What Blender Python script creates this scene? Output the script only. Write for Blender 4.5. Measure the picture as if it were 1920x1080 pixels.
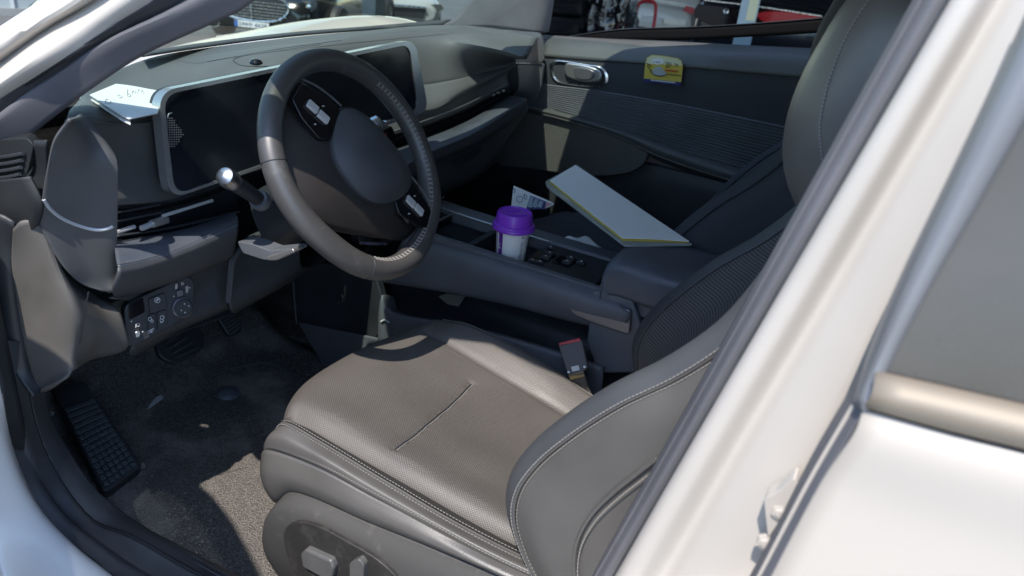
import bpy, math, random
import numpy as np
from mathutils import Vector, Matrix
random.seed(7); rng = np.random.default_rng(7)
S = bpy.context.scene
for o in list(bpy.data.objects): bpy.data.objects.remove(o)
COL = S.collection
R = math.radians

# ------------------------------------------------------------------ camera
CAM = np.array([-0.37, -0.16, 1.232]); YAW, PITCH, ROLL = R(25.2), R(-24.7), R(6.5); F = 1420.0
fw = np.array([math.cos(YAW)*math.cos(PITCH), math.sin(YAW)*math.cos(PITCH), math.sin(PITCH)])
_r0 = np.array([math.sin(YAW), -math.cos(YAW), 0.0]); _u0 = np.cross(_r0, fw)
rt = math.cos(ROLL)*_r0 + math.sin(ROLL)*_u0; up = -math.sin(ROLL)*_r0 + math.cos(ROLL)*_u0
cd = bpy.data.cameras.new('camera'); cam = bpy.data.objects.new('camera', cd); COL.objects.link(cam)
cam.matrix_world = Matrix(((rt[0], up[0], -fw[0], CAM[0]), (rt[1], up[1], -fw[1], CAM[1]), (rt[2], up[2], -fw[2], CAM[2]), (0, 0, 0, 1)))
cd.sensor_width = 36; cd.lens = 36*F/1920; cd.clip_start = 0.02; cd.clip_end = 2000
S.camera = cam
cd.dof.use_dof = True; cd.dof.focus_distance = 1.25; cd.dof.aperture_fstop = 6.5

# ------------------------------------------------------------------ sky, sun, exposure
SUN = np.array([0.575, 0.04, -1.0]); SUN /= np.linalg.norm(SUN)       # direction the light travels
SUN_STRENGTH, SKY_STRENGTH, EXPOSURE = 2.4, 0.15, 1.34
W = bpy.data.worlds.new("World"); S.world = W; W.use_nodes = True
nt = W.node_tree; bg = nt.nodes['Background']
sky = nt.nodes.new('ShaderNodeTexSky'); sky.sky_type = 'NISHITA'; sky.sun_disc = False
sky.sun_elevation = math.asin(-SUN[2]); sky.sun_rotation = math.atan2(-SUN[0], -SUN[1])
sky.air_density = 1.0; sky.dust_density = 0.3; sky.ozone_density = 2.0
nt.links.new(sky.outputs[0], bg.inputs[0]); bg.inputs[1].default_value = SKY_STRENGTH
sl = bpy.data.lights.new('sun', 'SUN'); sl.energy = SUN_STRENGTH; sl.angle = R(0.6); sl.color = (1.0, 0.93, 0.85)
so = bpy.data.objects.new('sun', sl); COL.objects.link(so)
so.rotation_euler = Vector(SUN).to_track_quat('-Z', 'Y').to_euler()
S.view_settings.view_transform = 'Standard'; S.view_settings.look = 'None'
S.view_settings.exposure = EXPOSURE; S.view_settings.gamma = 1; S.view_settings.use_curve_mapping = False

# ------------------------------------------------------------------ survey helpers: a sight line meets a known plane of the car
def ray(px, py): return fw + rt*(px-960)/F + up*(540-py)/F
def on(n, d, px, py):
    n = np.array(n, float); r = ray(px, py); return CAM + r*((d - CAM@n)/(r@n))
def X(x, *ps): return [on((1, 0, 0), x, *p) for p in ps]
def Y(y, *ps): return [on((0, 1, 0), y, *p) for p in ps]
def Z(z, *ps): return [on((0, 0, 1), z, *p) for p in ps]
def PL(p0, n, *ps): return [on(n, np.array(p0)@np.array(n, float), *p) for p in ps]
V = lambda *a: np.array(a, float)

# ------------------------------------------------------------------ materials
def srgb(c): return tuple((x/12.92 if x <= .04045 else ((x+.055)/1.055)**2.4) for x in c)
MATS = {}
def mat(name, col, rough=.5, metal=0.0, spec=.5, coat=0.0, bump=0.0, bscale=400, var=0.0, vscale=30, kind=None, **k):
    if name in MATS: return MATS[name]
    m = bpy.data.materials.new(name); m.use_nodes = True; MATS[name] = m
    n = m.node_tree.nodes; L = m.node_tree.links; b = n['Principled BSDF']
    b.inputs['Base Color'].default_value = (*col, 1); b.inputs['Roughness'].default_value = rough
    b.inputs['Metallic'].default_value = metal; b.inputs['Specular IOR Level'].default_value = spec
    b.inputs['Coat Weight'].default_value = coat; b.inputs['Coat Roughness'].default_value = .04
    geo = n.new('ShaderNodeNewGeometry'); tc = geo.outputs['Position']
    colsock = None
    def mix(a, bcol, fac, mode='MIX'):
        mx = n.new('ShaderNodeMix'); mx.data_type = 'RGBA'; mx.blend_type = mode
        for s, v in ((6, a), (7, bcol)):
            if hasattr(v, 'is_linked'): L.new(v, mx.inputs[s])
            else: mx.inputs[s].default_value = (*v, 1)
        if hasattr(fac, 'is_linked'): L.new(fac, mx.inputs[0])
        else: mx.inputs[0].default_value = fac
        return mx.outputs[2]
    def noise(scale, detail=3, rgh=.55):
        t = n.new('ShaderNodeTexNoise'); t.inputs['Scale'].default_value = scale; t.inputs['Detail'].default_value = detail
        t.inputs['Roughness'].default_value = rgh; L.new(tc, t.inputs['Vector']); return t.outputs['Fac']
    def ramp(s, a, c):
        r = n.new('ShaderNodeMapRange'); r.inputs[1].default_value = a; r.inputs[2].default_value = c; L.new(s, r.inputs[0]); return r.outputs[0]
    def math_(op, a, b_=None):
        t = n.new('ShaderNodeMath'); t.operation = op
        for i, v in enumerate((a, b_)):
            if v is None: continue
            if hasattr(v, 'is_linked'): L.new(v, t.inputs[i])
            else: t.inputs[i].default_value = v
        return t.outputs[0]
    colsock = col
    height = None
    if var:
        nz = ramp(noise(vscale, 4), .3, .7)
        colsock = mix(tuple(c*(1-var) for c in col), tuple(min(1, c*(1+var)) for c in col), nz)
        rr = n.new('ShaderNodeMapRange'); rr.inputs[3].default_value = max(0, rough-.08); rr.inputs[4].default_value = min(1, rough+.1)
        L.new(nz, rr.inputs[0]); L.new(rr.outputs[0], b.inputs['Roughness'])
    if bump:
        height = noise(bscale, 2)
    if kind in ('perf', 'rib'):
        uv = n.new('ShaderNodeUVMap'); sp = n.new('ShaderNodeSeparateXYZ'); L.new(uv.outputs[0], sp.inputs[0])
        u, v = sp.outputs[0], sp.outputs[1]; p = k.get('pitch', .005)
        if kind == 'perf':
            a = math_('MULTIPLY', u, 1/p); c = math_('MULTIPLY', v, 1/p)
            s1 = math_('SINE', math_('MULTIPLY', math_('ADD', a, c), math.pi)); s2 = math_('SINE', math_('MULTIPLY', math_('SUBTRACT', a, c), math.pi))
            pr = math_('ABSOLUTE', math_('MULTIPLY', s1, s2)); h = ramp(pr, .15, .6)
            colsock = mix(tuple(c_*k.get('dark', .45) for c_ in col), colsock, h)
        else:
            h = ramp(math_('SINE', math_('MULTIPLY', v, 2*math.pi/p)), -1, .6)
            colsock = mix(tuple(c_*k.get('dark', .5) for c_ in col), colsock, h)
        height = h if height is None else math_('ADD', math_('MULTIPLY', height, .15), h)
    if kind == 'carpet':
        vo = n.new('ShaderNodeTexVoronoi'); vo.inputs['Scale'].default_value = 330; L.new(tc, vo.inputs['Vector'])
        nz = noise(90, 5, .7)
        f = math_('MULTIPLY', ramp(vo.outputs['Distance'], .75, .1), ramp(nz, .25, .75))
        colsock = mix(tuple(c*.35 for c in col), tuple(min(1, c*1.75) for c in col), f)
        colsock = mix(colsock, tuple(min(1, c*1.9) for c in col), ramp(noise(7, 4), .5, .8))
        height = math_('ADD', f, math_('MULTIPLY', nz, .6))
    if kind == 'asphalt':
        vo = n.new('ShaderNodeTexVoronoi'); vo.inputs['Scale'].default_value = 120; L.new(tc, vo.inputs['Vector'])
        colsock = mix(colsock, tuple(c*2.2 for c in col), ramp(vo.outputs['Distance'], .45, .1)); colsock = mix(colsock, tuple(c*.6 for c in col), ramp(noise(.8, 5), .45, .75))
        height = vo.outputs['Distance']
    if kind == 'worn':      # dust streaks and scuffs with shapes of their own
        colsock = mix(colsock, k['wear'], math_('MULTIPLY', ramp(noise(k.get('ws', 35), 8, .7), k.get('wt', .58), k.get('wt', .58)+.12), k.get('wa', .5)))
    if kind == 'flake':
        vo = n.new('ShaderNodeTexVoronoi'); vo.inputs['Scale'].default_value = 900; L.new(tc, vo.inputs['Vector'])
        height = vo.outputs['Color']
    if hasattr(colsock, 'is_linked'): L.new(colsock, b.inputs['Base Color'])
    if height is not None:
        bp = n.new('ShaderNodeBump'); bp.inputs['Strength'].default_value = bump or .5; bp.inputs['Distance'].default_value = k.get('bd', .001)
        L.new(height, bp.inputs['Height']); L.new(bp.outputs[0], b.inputs['Normal'])
    if k.get('sheen'): b.inputs['Sheen Weight'].default_value = k['sheen']; b.inputs['Sheen Roughness'].default_value = .5
    return m
def glass(name, tint, refl=1.0):
    m = bpy.data.materials.new(name); m.use_nodes = True; n = m.node_tree.nodes; L = m.node_tree.links
    n.remove(n['Principled BSDF']); out = n['Material Output']
    t = n.new('ShaderNodeBsdfTransparent'); t.inputs[0].default_value = (*tint, 1)
    g = n.new('ShaderNodeBsdfGlossy'); g.inputs['Roughness'].default_value = .01
    lw = n.new('ShaderNodeLayerWeight'); lw.inputs[0].default_value = .5    # thin sheet: the same reflectance from both sides
    pw = n.new('ShaderNodeMath'); pw.operation = 'POWER'; pw.inputs[1].default_value = 5; L.new(lw.outputs['Facing'], pw.inputs[0])
    ml = n.new('ShaderNodeMath'); ml.operation = 'MULTIPLY_ADD'; ml.inputs[1].default_value = .85*refl; ml.inputs[2].default_value = .06*refl; L.new(pw.outputs[0], ml.inputs[0])
    mx = n.new('ShaderNodeMixShader'); L.new(ml.outputs[0], mx.inputs[0]); L.new(t.outputs[0], mx.inputs[1]); L.new(g.outputs[0], mx.inputs[2])
    L.new(mx.outputs[0], out.inputs[0]); MATS[name] = m; return m

M_WHITE = mat('white paint', (.525, .468, .40), .45, coat=.35, bump=.03, kind='flake', bd=.0003)
M_WHITEIN = mat('white body primer paint', (.50, .458, .405), .5, coat=.15, var=.03, vscale=6)
M_RUBBER = mat('black rubber seal', (.045, .047, .052), .55, bump=.1, bscale=300, var=.25, vscale=14)
M_TRIM = mat('pillar trim', (.125, .122, .132), .6, bump=.15, bscale=900, var=.12, vscale=9)
M_DASH = mat('soft grey dash skin', (.116, .121, .122), .58, bump=.35, bscale=1300, var=.1, vscale=8, bd=.0005)
M_DASHC = mat('charcoal dash end skin', (.082, .085, .089), .55, bump=.35, bscale=1300, var=.1, vscale=8, bd=.0005)
M_DASH4 = mat('charcoal trim plastic', (.058, .061, .067), .5, bump=.3, bscale=1300, var=.15, vscale=10, bd=.0005)
M_DASH2 = mat('dark dash plastic', (.104, .113, .128), .5, bump=.3, bscale=1300, var=.15, vscale=10, bd=.0005)
M_PANEL = mat('grey kick panel plastic', (.108, .102, .094), .55, bump=.35, bscale=1100, var=.14, vscale=12, bd=.0005)
M_BLACK = mat('black plastic', (.028, .031, .036), .45, bump=.15, bscale=900, var=.25, vscale=12)
M_PIANO = mat('gloss black', (.006, .006, .008), .07, spec=.6)
M_SCREEN = mat('dark screen glass', (.010, .012, .017), .12, spec=.6, var=.5, vscale=5)  # paler uneven tone painted in as a soft reflection
M_DEEP = mat('matt black trim', (.014, .016, .018), .55, bump=.2, bscale=900, var=.25, vscale=12)
M_CHROME = mat('satin chrome', (.74, .75, .76), .25, metal=1, var=.06, vscale=30)
M_SATIN = mat('satin metal trim', (.50, .49, .47), .36, metal=.85, bump=.03, bscale=500)
M_METALP = mat('brushed metallic plastic', (.20, .20, .215), .36, metal=.6, bump=.05, bscale=700)
M_LEATH = mat('grey leather', (.092, .087, .081), .40, spec=.7, bump=.28, bscale=650, var=.12, vscale=8, bd=.0007)
M_PERF = mat('perforated leather', (.136, .124, .113), .46, spec=.7, kind='perf', pitch=.0042, dark=.58, bump=.55, bscale=500, bd=.0008, var=.10, vscale=5)
M_DLEATH = mat('shade darkened bolster leather', (.062, .064, .068), .5, bump=.28, bscale=650, var=.12, vscale=8, bd=.0007)  # seat leather darkened to carry the shade on the backrest's front band
M_PERFD = mat('shade darkened perforated leather', (.060, .056, .053), .6, kind='perf', pitch=.0042, dark=.4, bump=.6, bscale=500, bd=.0008)  # same leather, darkened for the bolster slope turned from the sun
M_RIBF = mat('ribbed grey fabric', (.115, .108, .104), .8, kind='rib', pitch=.0055, dark=.35, bump=.6, bd=.001, var=.1, vscale=9)
M_WHEEL = mat('steering wheel leather', (.062, .059, .057), .45, spec=.9, bump=.2, bscale=900, bd=.0005, kind='worn', wear=(.15, .14, .13), ws=26, wt=.58, wa=.5)
M_HUB = mat('brown black wheel trim', (.026, .022, .020), .5, bump=.25, bscale=1200, bd=.0005, var=.1, vscale=9)
M_SHELF = mat('dash shelf leather', (.075, .086, .105), .42, bump=.3, bscale=420, var=.15, vscale=20, bd=.0008)
M_CARPET = mat('black loop carpet', (.26, .24, .22), .95, spec=.1, kind='carpet', bump=1.0, bd=.004)
M_TRAYP = mat('seat base plastic', (.062, .060, .057), .5, bump=.3, bscale=900, bd=.0005, kind='worn', wear=(.12, .11, .10), ws=22, wt=.56, wa=.6)
M_STITCH = mat('pale thread', (.26, .245, .225), .8)
M_DSTITCH = mat('dark thread', (.09, .09, .09), .8)
M_PAPER = mat('white paper', (.80, .80, .78), .7, spec=.2)
M_INK = mat('faint pencil', (.56, .58, .57), .8)
M_PRINTW = mat('white print', (.62, .62, .62), .7)
M_RED = mat('red plastic', (.45, .02, .03), .4)
M_HAZ = mat('red hazard print', (.75, .10, .07), .6)
M_PURPLE = mat('purple plastic lid', (.26, .05, .60), .38, coat=.2, spec=.4)
M_CUP = mat('white paper cup', (.90, .89, .88), .55)
M_BAND = mat('purple print', (.13, .02, .26), .5)
M_YELLOW = mat('yellow print', (.62, .47, .06), .5)
M_CREAM = mat('cream print', (.68, .64, .42), .5)
M_NAVY = mat('navy print', (.02, .02, .14), .5)
M_FABRICB = mat('black seat cloth', (.038, .042, .050), .8, bump=.4, bscale=900, bd=.0006, var=.1, vscale=12)
M_GRILLE = mat('speaker mesh', (.15, .148, .142), .5, kind='perf', pitch=.0050, dark=.3, bump=.5, bd=.001)
M_DOORT = mat('door top plastic', (.080, .084, .082), .5, bump=.3, bscale=1300, bd=.0005, var=.1, vscale=8)
M_WEB = mat('belt webbing', (.20, .18, .15), .85, kind='perf', pitch=.003, dark=.4, bump=.8, bd=.001)
G_WIND = glass('windscreen glass', (.64, .74, .68), .9)
G_DARK = glass('tinted window glass', (.42, .50, .58), .8)
G_TINT = glass('deep tinted glass', (.06, .07, .08), .8)
G_REAR = mat('privacy glass', (.012, .013, .014), .05, spec=.6)
M_PGLASS = mat('sky haze dusty glass', (.070, .062, .052), .27, spec=.6, bump=.05, bscale=900, var=.12, vscale=14)  # base tone stands in for the hazy sky's reflection, plus dust speckle
M_MOULD = mat('champagne moulding', (.27, .225, .17), .55, metal=.15, bump=.05, bscale=500)

# ------------------------------------------------------------------ mesh builder
def cr(P, n, closed=False):
    """n points evenly along the Catmull-Rom spline through P"""
    P = np.array(P, float)
    if len(P) == 2: 
        t = np.linspace(0, 1, n)[:, None]; return P[0]*(1-t)+P[1]*t
    Q = np.vstack([P[-1], P, P[0], P[1]]) if closed else np.vstack([2*P[0]-P[1], P, 2*P[-1]-P[-2]])
    segs = len(P) if closed else len(P)-1
    out = []
    for i in range(segs):
        p0, p1, p2, p3 = Q[i:i+4]
        a = max(np.linalg.norm(p1-p0), 1e-6)**.5; b = max(np.linalg.norm(p2-p1), 1e-6)**.5; c = max(np.linalg.norm(p3-p2), 1e-6)**.5
        m1 = (p2-p1) + b*((p1-p0)/a-(p2-p0)/(a+b)); m2 = (p2-p1) + b*((p3-p2)/c-(p3-p1)/(b+c))
        t = np.linspace(0, 1, 12, endpoint=False)[:, None]
        out.append((2*t**3-3*t**2+1)*p1+(t**3-2*t**2+t)*m1+(-2*t**3+3*t**2)*p2+(t**3-t**2)*m2)
    out.append(P[:1] if closed else P[-1:]); out = np.vstack(out)
    s = np.concatenate([[0], np.cumsum(np.linalg.norm(np.diff(out, axis=0), axis=1))])
    q = np.linspace(0, s[-1], n+1 if closed else n)
    r = np.stack([np.interp(q, s, out[:, k]) for k in range(3)], 1)
    return r[:-1] if closed else r
WL = {}
class MB:
    def __init__(s): s.v = []; s.f = []; s.uv = []; s.n = 0
    def add(s, v, f, uv=None):
        v = np.array(v, float); s.v.append(v)
        s.uv.append(np.array(uv, float) if uv is not None else v[:, :2]*1.0)
        s.f += [tuple(i+s.n for i in q) for q in f]; s.n += len(v); return s
    def grid(s, G, cu=False, cv=False):
        G = np.array(G); a, b = G.shape[:2]
        f = [(i*b+j, i*b+(j+1) % b, (i+1) % a*b+(j+1) % b, (i+1) % a*b+j) for i in range(a if cv else a-1) for j in range(b if cu else b-1)]
        du = np.concatenate([[0], np.cumsum(np.linalg.norm(np.diff(G, axis=1), axis=2).mean(0))])
        dv = np.concatenate([[0], np.cumsum(np.linalg.norm(np.diff(G, axis=0), axis=2).mean(1))])
        uv = np.stack(np.meshgrid(du, dv), -1).reshape(-1, 2)
        return s.add(G.reshape(-1, 3), f, uv)
    def loft(s, rows, nu=40, nv=5, lin=False, cu=False):
        A = np.array([cr(r, nu, cu) for r in rows])
        if lin:
            out = []
            for i in range(len(A)-1):
                for t in np.linspace(0, 1, nv, endpoint=False): out.append(A[i]*(1-t)+A[i+1]*t)
            out.append(A[-1]); G = np.array(out)
        else:
            G = np.stack([cr2(A[:, j], nv) for j in range(nu)], 1)
        return s.grid(G, cu)
    def tube(s, P, r, seg=8, closed=False, n=None, cap=True, flat=1.0, nrm=None):
        P = cr(P, n, closed) if n else np.array(P, float)
        m = len(P); T = np.roll(P, -1, 0)-np.roll(P, 1, 0)
        if not closed: T[0] = P[1]-P[0]; T[-1] = P[-1]-P[-2]
        T /= np.linalg.norm(T, axis=1)[:, None]+1e-12
        a = np.array(nrm, float) if nrm is not None else (V(0, 0, 1) if abs(T[0][2]) < .9 else V(1, 0, 0))
        G = []
        rr = np.broadcast_to(np.array(r, float), (m,))
        for i in range(m):
            a = a-T[i]*(a@T[i]); a /= np.linalg.norm(a)+1e-12; b = np.cross(T[i], a)
            th = np.linspace(0, 2*np.pi, seg, endpoint=False)
            G.append(P[i]+rr[i]*(np.cos(th)[:, None]*a*flat+np.sin(th)[:, None]*b))
        base = s.n; s.grid(G, True, closed)
        if cap and not closed:
            s.f.append(tuple(base+i for i in range(seg))[::-1]); s.f.append(tuple(base+(m-1)*seg+i for i in range(seg)))
        return s
    def prism(s, P, vec):
        P = np.array(P, float); n = len(P); vec = np.array(vec, float)
        f = [tuple(range(n))[::-1], tuple(range(n, 2*n))]+[(i, (i+1) % n, (i+1) % n+n, i+n) for i in range(n)]
        return s.add(np.vstack([P, P+vec]), f)
    def box(s, c, d, M=None):
        c = np.array(c, float); d = np.array(d, float)/2
        v = np.array([[x, y, z] for x in (-1, 1) for y in (-1, 1) for z in (-1, 1)])*d
        if M is not None: v = v@np.array(M).T
        return s.add(v+c, [(0, 1, 3, 2), (4, 6, 7, 5), (0, 4, 5, 1), (2, 3, 7, 6), (0, 2, 6, 4), (1, 5, 7, 3)])
    def lathe(s, c, prof, seg=48, axis=(0, 0, 1), ref=(1, 0, 0)):
        ax = np.array(axis, float); ax /= np.linalg.norm(ax); a = np.array(ref, float); a -= ax*(a@ax); a /= np.linalg.norm(a); b = np.cross(ax, a)
        th = np.linspace(0, 2*np.pi, seg, endpoint=False)
        return s.grid([np.array(c)+r*(np.cos(th)[:, None]*a+np.sin(th)[:, None]*b)+h*ax for r, h in prof], True)
    def ball(s, c, r, seg=20):
        return s.lathe(c, [(max(1e-4, math.sin(t)*r), -math.cos(t)*r) for t in np.linspace(0, math.pi, seg//2+1)], seg)
    def build(s, name, m, parent=None, bevel=0, bseg=3, thick=0, smooth=True, angle=35, label=None, kind=None, cat=None, group=None, loc=None, tri=False):
        v = np.vstack(s.v); c = np.array(loc, float) if loc is not None else (v.min(0)+v.max(0))/2
        me = bpy.data.meshes.new(name); me.from_pydata((v-c).tolist(), [], s.f)
        ul = me.uv_layers.new(name='UVMap'); uv = np.vstack(s.uv)
        idx = np.zeros(len(me.loops), dtype=np.int32); me.loops.foreach_get('vertex_index', idx)
        ul.data.foreach_set('uv', uv[idx].astype(np.float32).ravel())
        me.materials.append(m)
        import bmesh
        b = bmesh.new(); b.from_mesh(me); bmesh.ops.recalc_face_normals(b, faces=b.faces); b.to_mesh(me); b.free()
        if smooth:
            me.shade_smooth()
            try: me.set_sharp_from_angle(angle=R(angle))
            except Exception: pass
        o = bpy.data.objects.new(name, me); COL.objects.link(o); WL[o.name] = c
        if parent is not None: o.parent = parent; o.location = c-WL[parent.name]
        else: o.location = c
        if thick:
            t = o.modifiers.new('thickness', 'SOLIDIFY'); t.thickness = abs(thick); t.offset = -1 if thick > 0 else 1; t.use_even_offset = False
        if bevel:
            t = o.modifiers.new('rounding', 'BEVEL'); t.width = bevel; t.segments = bseg; t.limit_method = 'ANGLE'; t.angle_limit = R(40)
        tag(o, label, cat, group, kind); return o
def cr2(P, nv):
    """points through the control rows, nv per span"""
    P = np.array(P, float)
    if len(P) == 2:
        t = np.linspace(0, 1, nv+1)[:, None]; return P[0]*(1-t)+P[1]*t
    Q = np.vstack([2*P[0]-P[1], P, 2*P[-1]-P[-2]]); out = []
    for i in range(len(P)-1):
        p0, p1, p2, p3 = Q[i:i+4]
        a = max(np.linalg.norm(p1-p0), 1e-6)**.5; b = max(np.linalg.norm(p2-p1), 1e-6)**.5; c = max(np.linalg.norm(p3-p2), 1e-6)**.5
        m1 = (p2-p1)+b*((p1-p0)/a-(p2-p0)/(a+b)); m2 = (p2-p1)+b*((p3-p2)/c-(p3-p1)/(b+c))
        t = np.linspace(0, 1, nv, endpoint=False)[:, None]
        out.append((2*t**3-3*t**2+1)*p1+(t**3-2*t**2+t)*m1+(-2*t**3+3*t**2)*p2+(t**3-t**2)*m2)
    out.append(P[-1:]); return np.vstack(out)
def tag(o, label=None, cat=None, group=None, kind=None):
    if label: o['label'] = label
    if cat: o['category'] = cat
    if group: o['group'] = group
    if kind: o['kind'] = kind
    return o
def empty(name, loc, label=None, cat=None, group=None, kind=None, parent=None):
    o = bpy.data.objects.new(name, None); COL.objects.link(o); WL[o.name] = np.array(loc, float); o.empty_display_size = .05
    if parent is not None: o.parent = parent; o.location = WL[o.name]-WL[parent.name]
    else: o.location = loc
    return tag(o, label, cat, group, kind)
def rpoly(P, r, seg=5):
    """polygon with rounded corners"""
    P = np.array(P, float); n = len(P); out = []
    for i in range(n):
        a, b, c = P[i-1], P[i], P[(i+1) % n]; d1 = a-b; d2 = c-b; l1 = np.linalg.norm(d1); l2 = np.linalg.norm(d2)
        k = min(r, l1*.45, l2*.45); p = b+d1/l1*k; q = b+d2/l2*k
        for t in np.linspace(0, 1, seg): out.append((1-t)**2*p+2*t*(1-t)*b+t*t*q)
    return np.array(out)
def text(s, name, m, parent, origin, ux, uy, size, ext=.0003, width=None):
    """flat lettering: origin = lower left, ux / uy = reading and up directions"""
    cu = bpy.data.curves.new(name, 'FONT'); cu.body = s; cu.size = 1.0; cu.resolution_u = 3
    t = bpy.data.objects.new('lettering_source', cu); COL.objects.link(t)
    me = bpy.data.meshes.new_from_object(t.evaluated_get(bpy.context.evaluated_depsgraph_get()))
    bpy.data.objects.remove(t)
    v = np.array([x.co[:] for x in me.vertices]) if len(me.vertices) else np.zeros((0, 3))
    f = [tuple(p.vertices) for p in me.polygons]; bpy.data.meshes.remove(me)
    if not len(v): return None
    ux = np.array(ux, float); uy = np.array(uy, float); ux /= np.linalg.norm(ux); uy /= np.linalg.norm(uy); nz = np.cross(ux, uy)
    sx = (width/(v[:, 0].max()-v[:, 0].min())) if width else size
    w = np.array(origin)+v[:, :1]*ux*sx+v[:, 1:2]*uy*size+nz*ext
    return MB().add(w, f).build(name, m, parent, smooth=False)
def stitch(P, n, L, r, m, name, parent, off=(0, 0, 0)):
    """a dashed row of thread along a curve"""
    C = cr(P, n*3); b = MB(); off = np.array(off)
    for i in range(n):
        a, c = C[i*3]+off, C[min(i*3+2, len(C)-1)]+off; b.tube([a, (a+c)/2, c], r, 5)
    return b.build(name, m, parent, kind='stuff')

# ================================================================== SETTING
def plane(name, x0, x1, y0, y1, z, m, **k):
    return MB().add([(x0, y0, z), (x1, y0, z), (x1, y1, z), (x0, y1, z)], [(0, 1, 2, 3)]).build(name, m, None, **k)
M_ASPH = mat('asphalt', (.085, .085, .082), .9, kind='asphalt', bump=.4, bd=.004)
M_CONC = mat('grey concrete', (.27, .28, .27), .85, bump=.3, bscale=60, var=.15, vscale=2, bd=.004)
def ground_z(x, y): return -.027*(x-.9)-.045*(y-.5)      # the forecourt falls away ahead and to the right
def slope(name, x0, x1, y0, y1, dz, m):
    return MB().add([(x, y, ground_z(x, y)+dz) for x, y in ((x0, y0), (x1, y0), (x1, y1), (x0, y1))], [(0, 1, 2, 3)]).build(name, m, None, kind='structure')
slope('ground', -300, 300, -300, 300, 0, M_ASPH)
M_BOUNCE = mat('pale bounce paving', (.32, .315, .30), .85, bump=.3, bscale=60, var=.12, vscale=1.5, bd=.004)
slope('bounce_paving', -7, 2.6, -9, 2.6, .004, M_BOUNCE)  # unseen pale ground, added to bounce sun onto the sill and into the cabin

# ================================================================== THE CAR
car = empty('car', (0.94, 0.6, 0.0), 'white electric sedan with its driver door open and grey leather seats', 'car')

# ---- body shell: near aperture ring (A pillar, sill) ----
# inner trim edge, seal crest, white flange, outer skin, listed from upper A pillar down and round to the sill
XA = np.array([.316, .301, .270, .242, .210, .192])
def AP(dx, k, *ps): # one boundary line of the A pillar: roof end first, then down along the sight points
    top = [V(.315, .12, 1.40), V(.318, .26, 1.375), V(.333, .41, 1.272)]
    return [p+k*V(-.055, 0, .05) for p in top]+[X(x-dx, p)[0] for x, p in zip(XA, ps)]
apI = AP(.000, 0, (475, 0), (400, 40), (270, 100), (165, 170), (50, 258), (-60, 340))
apM = AP(.020, .15, (420, 0), (345, 40), (215, 100), (105, 170), (0, 245), (-110, 325))
apT = AP(.032, .3, (355, 0), (275, 48), (150, 125), (60, 190), (-40, 262), (-140, 325))
apS = AP(.052, .5, (290, 0), (215, 48), (120, 110), (0, 187), (-100, 255), (-190, 315))
apW1 = AP(.070, .6, (240, 0), (165, 48), (75, 108), (-45, 190), (-145, 260), (-235, 320))
apW2 = AP(.070, .7, (175, 0), (95, 48), (0, 115), (-100, 180), (-190, 250), (-280, 310))
apW3 = AP(.088, .85, (150, 0), (70, 48), (-25, 115), (-125, 180), (-215, 250), (-305, 310))
apO = AP(.078, 1, (115, 0), (50, 42), (0, 75), (-130, 160), (-240, 245), (-330, 305))
apO2 = [p+V(.02, .035, .005) for p in apO]
bp_ = empty('front_pillar', apS[3], parent=car)
MB().loft([apT, [ (a*.5+b*.5)+V(-.012, 0, .006) for a, b in zip(apT, apS)], apS], 40, 6).build('door_seal', M_RUBBER, bp_, thick=.004)
MB().loft([apI, [p+V(-.006, 0, .012) for p in apM], apT], 40, 6).build('pillar_trim', M_TRIM, bp_, thick=.004)
MB().loft([apS, apW1, apW2, apW3, apO, apO2], 40, 6).build('pillar_skin', M_WHITEIN, bp_, thick=.003)

# sill ring
J = X(.2, (70, 640), (80, 724), (89, 780), (122, 839), (163, 902), (207, 947)) + [V(.205, .69, .348), V(.212, .60, .342), V(.22, .48, .338), V(.225, .30, .336), V(.225, -.35, .336)]
Mi = X(.165, (40, 640), (50, 724), (62, 790), (90, 862), (130, 930), (175, 980)) + [V(.168, .665, .372), V(.172, .57, .368), V(.178, .45, .365), V(.18, .28, .364), V(.18, -.35, .364)]
Sl = X(.125, (-30, 600), (0, 700), (28, 839), (70, 932), (122, 998), (192, 1050), (230, 1080)) + [V(.125, .52, .366), V(.128, .40, .364), V(.13, .2, .362), V(.13, -.35, .362)]
Ol = X(.095, (-60, 640), (-30, 740), (0, 828), (37, 917), (74, 976), (122, 1024), (185, 1080)) + [V(.09, .50, .372), V(.09, .36, .370), V(.09, .15, .370), V(.09, -.35, .370)]
O1 = [p+V(-.035, -.012, -.012) for p in Ol]
O2 = [p+V(-.065, -.04, -.075) for p in Ol]
O3 = [V(.02, max(-.35, p[1]-.08), .16) for p in Ol]
sill = empty('door_sill', (.12, .3, .3), parent=car)
MB().loft([J, [(a+b)/2+V(0, 0, .004) for a, b in zip(J, Mi)], Mi], 60, 6).build('sill_plate', M_RUBBER, sill, thick=.004)
Sg = [(a*.55+cr(Mi, 11)[i]*.45)+V(0, -.004, -.012) for i, a in enumerate(cr(Sl, 11))]
MB().loft([Mi, Sg, [p+V(.006, .002, .010) for p in Sl], [p+V(-.008, -.003, .002) for p in Sl]], 70, 6).build('door_seal', M_RUBBER, sill, thick=.004)
MB().loft([[p+V(-.006, -.003, -.004) for p in Sl], Ol, O1, O2, O3], 70, 6).build('sill_skin', mat('lifted white sill paint', (.80, .775, .74), .4, coat=.4), sill, thick=.003)  # body paint made paler here to lift the shaded sill
for dz, dx in ((.0015, .188), (.0015, .200)):
    MB().tube([V(dx, .58, .368-(dx-.18)*.6), V(dx+.008, .3, .366-(dx-.18)*.6), V(dx+.008, -.2, .366-(dx-.18)*.6)], .0022, 6, n=12).build('tread_line', M_TRIM, sill)
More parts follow.
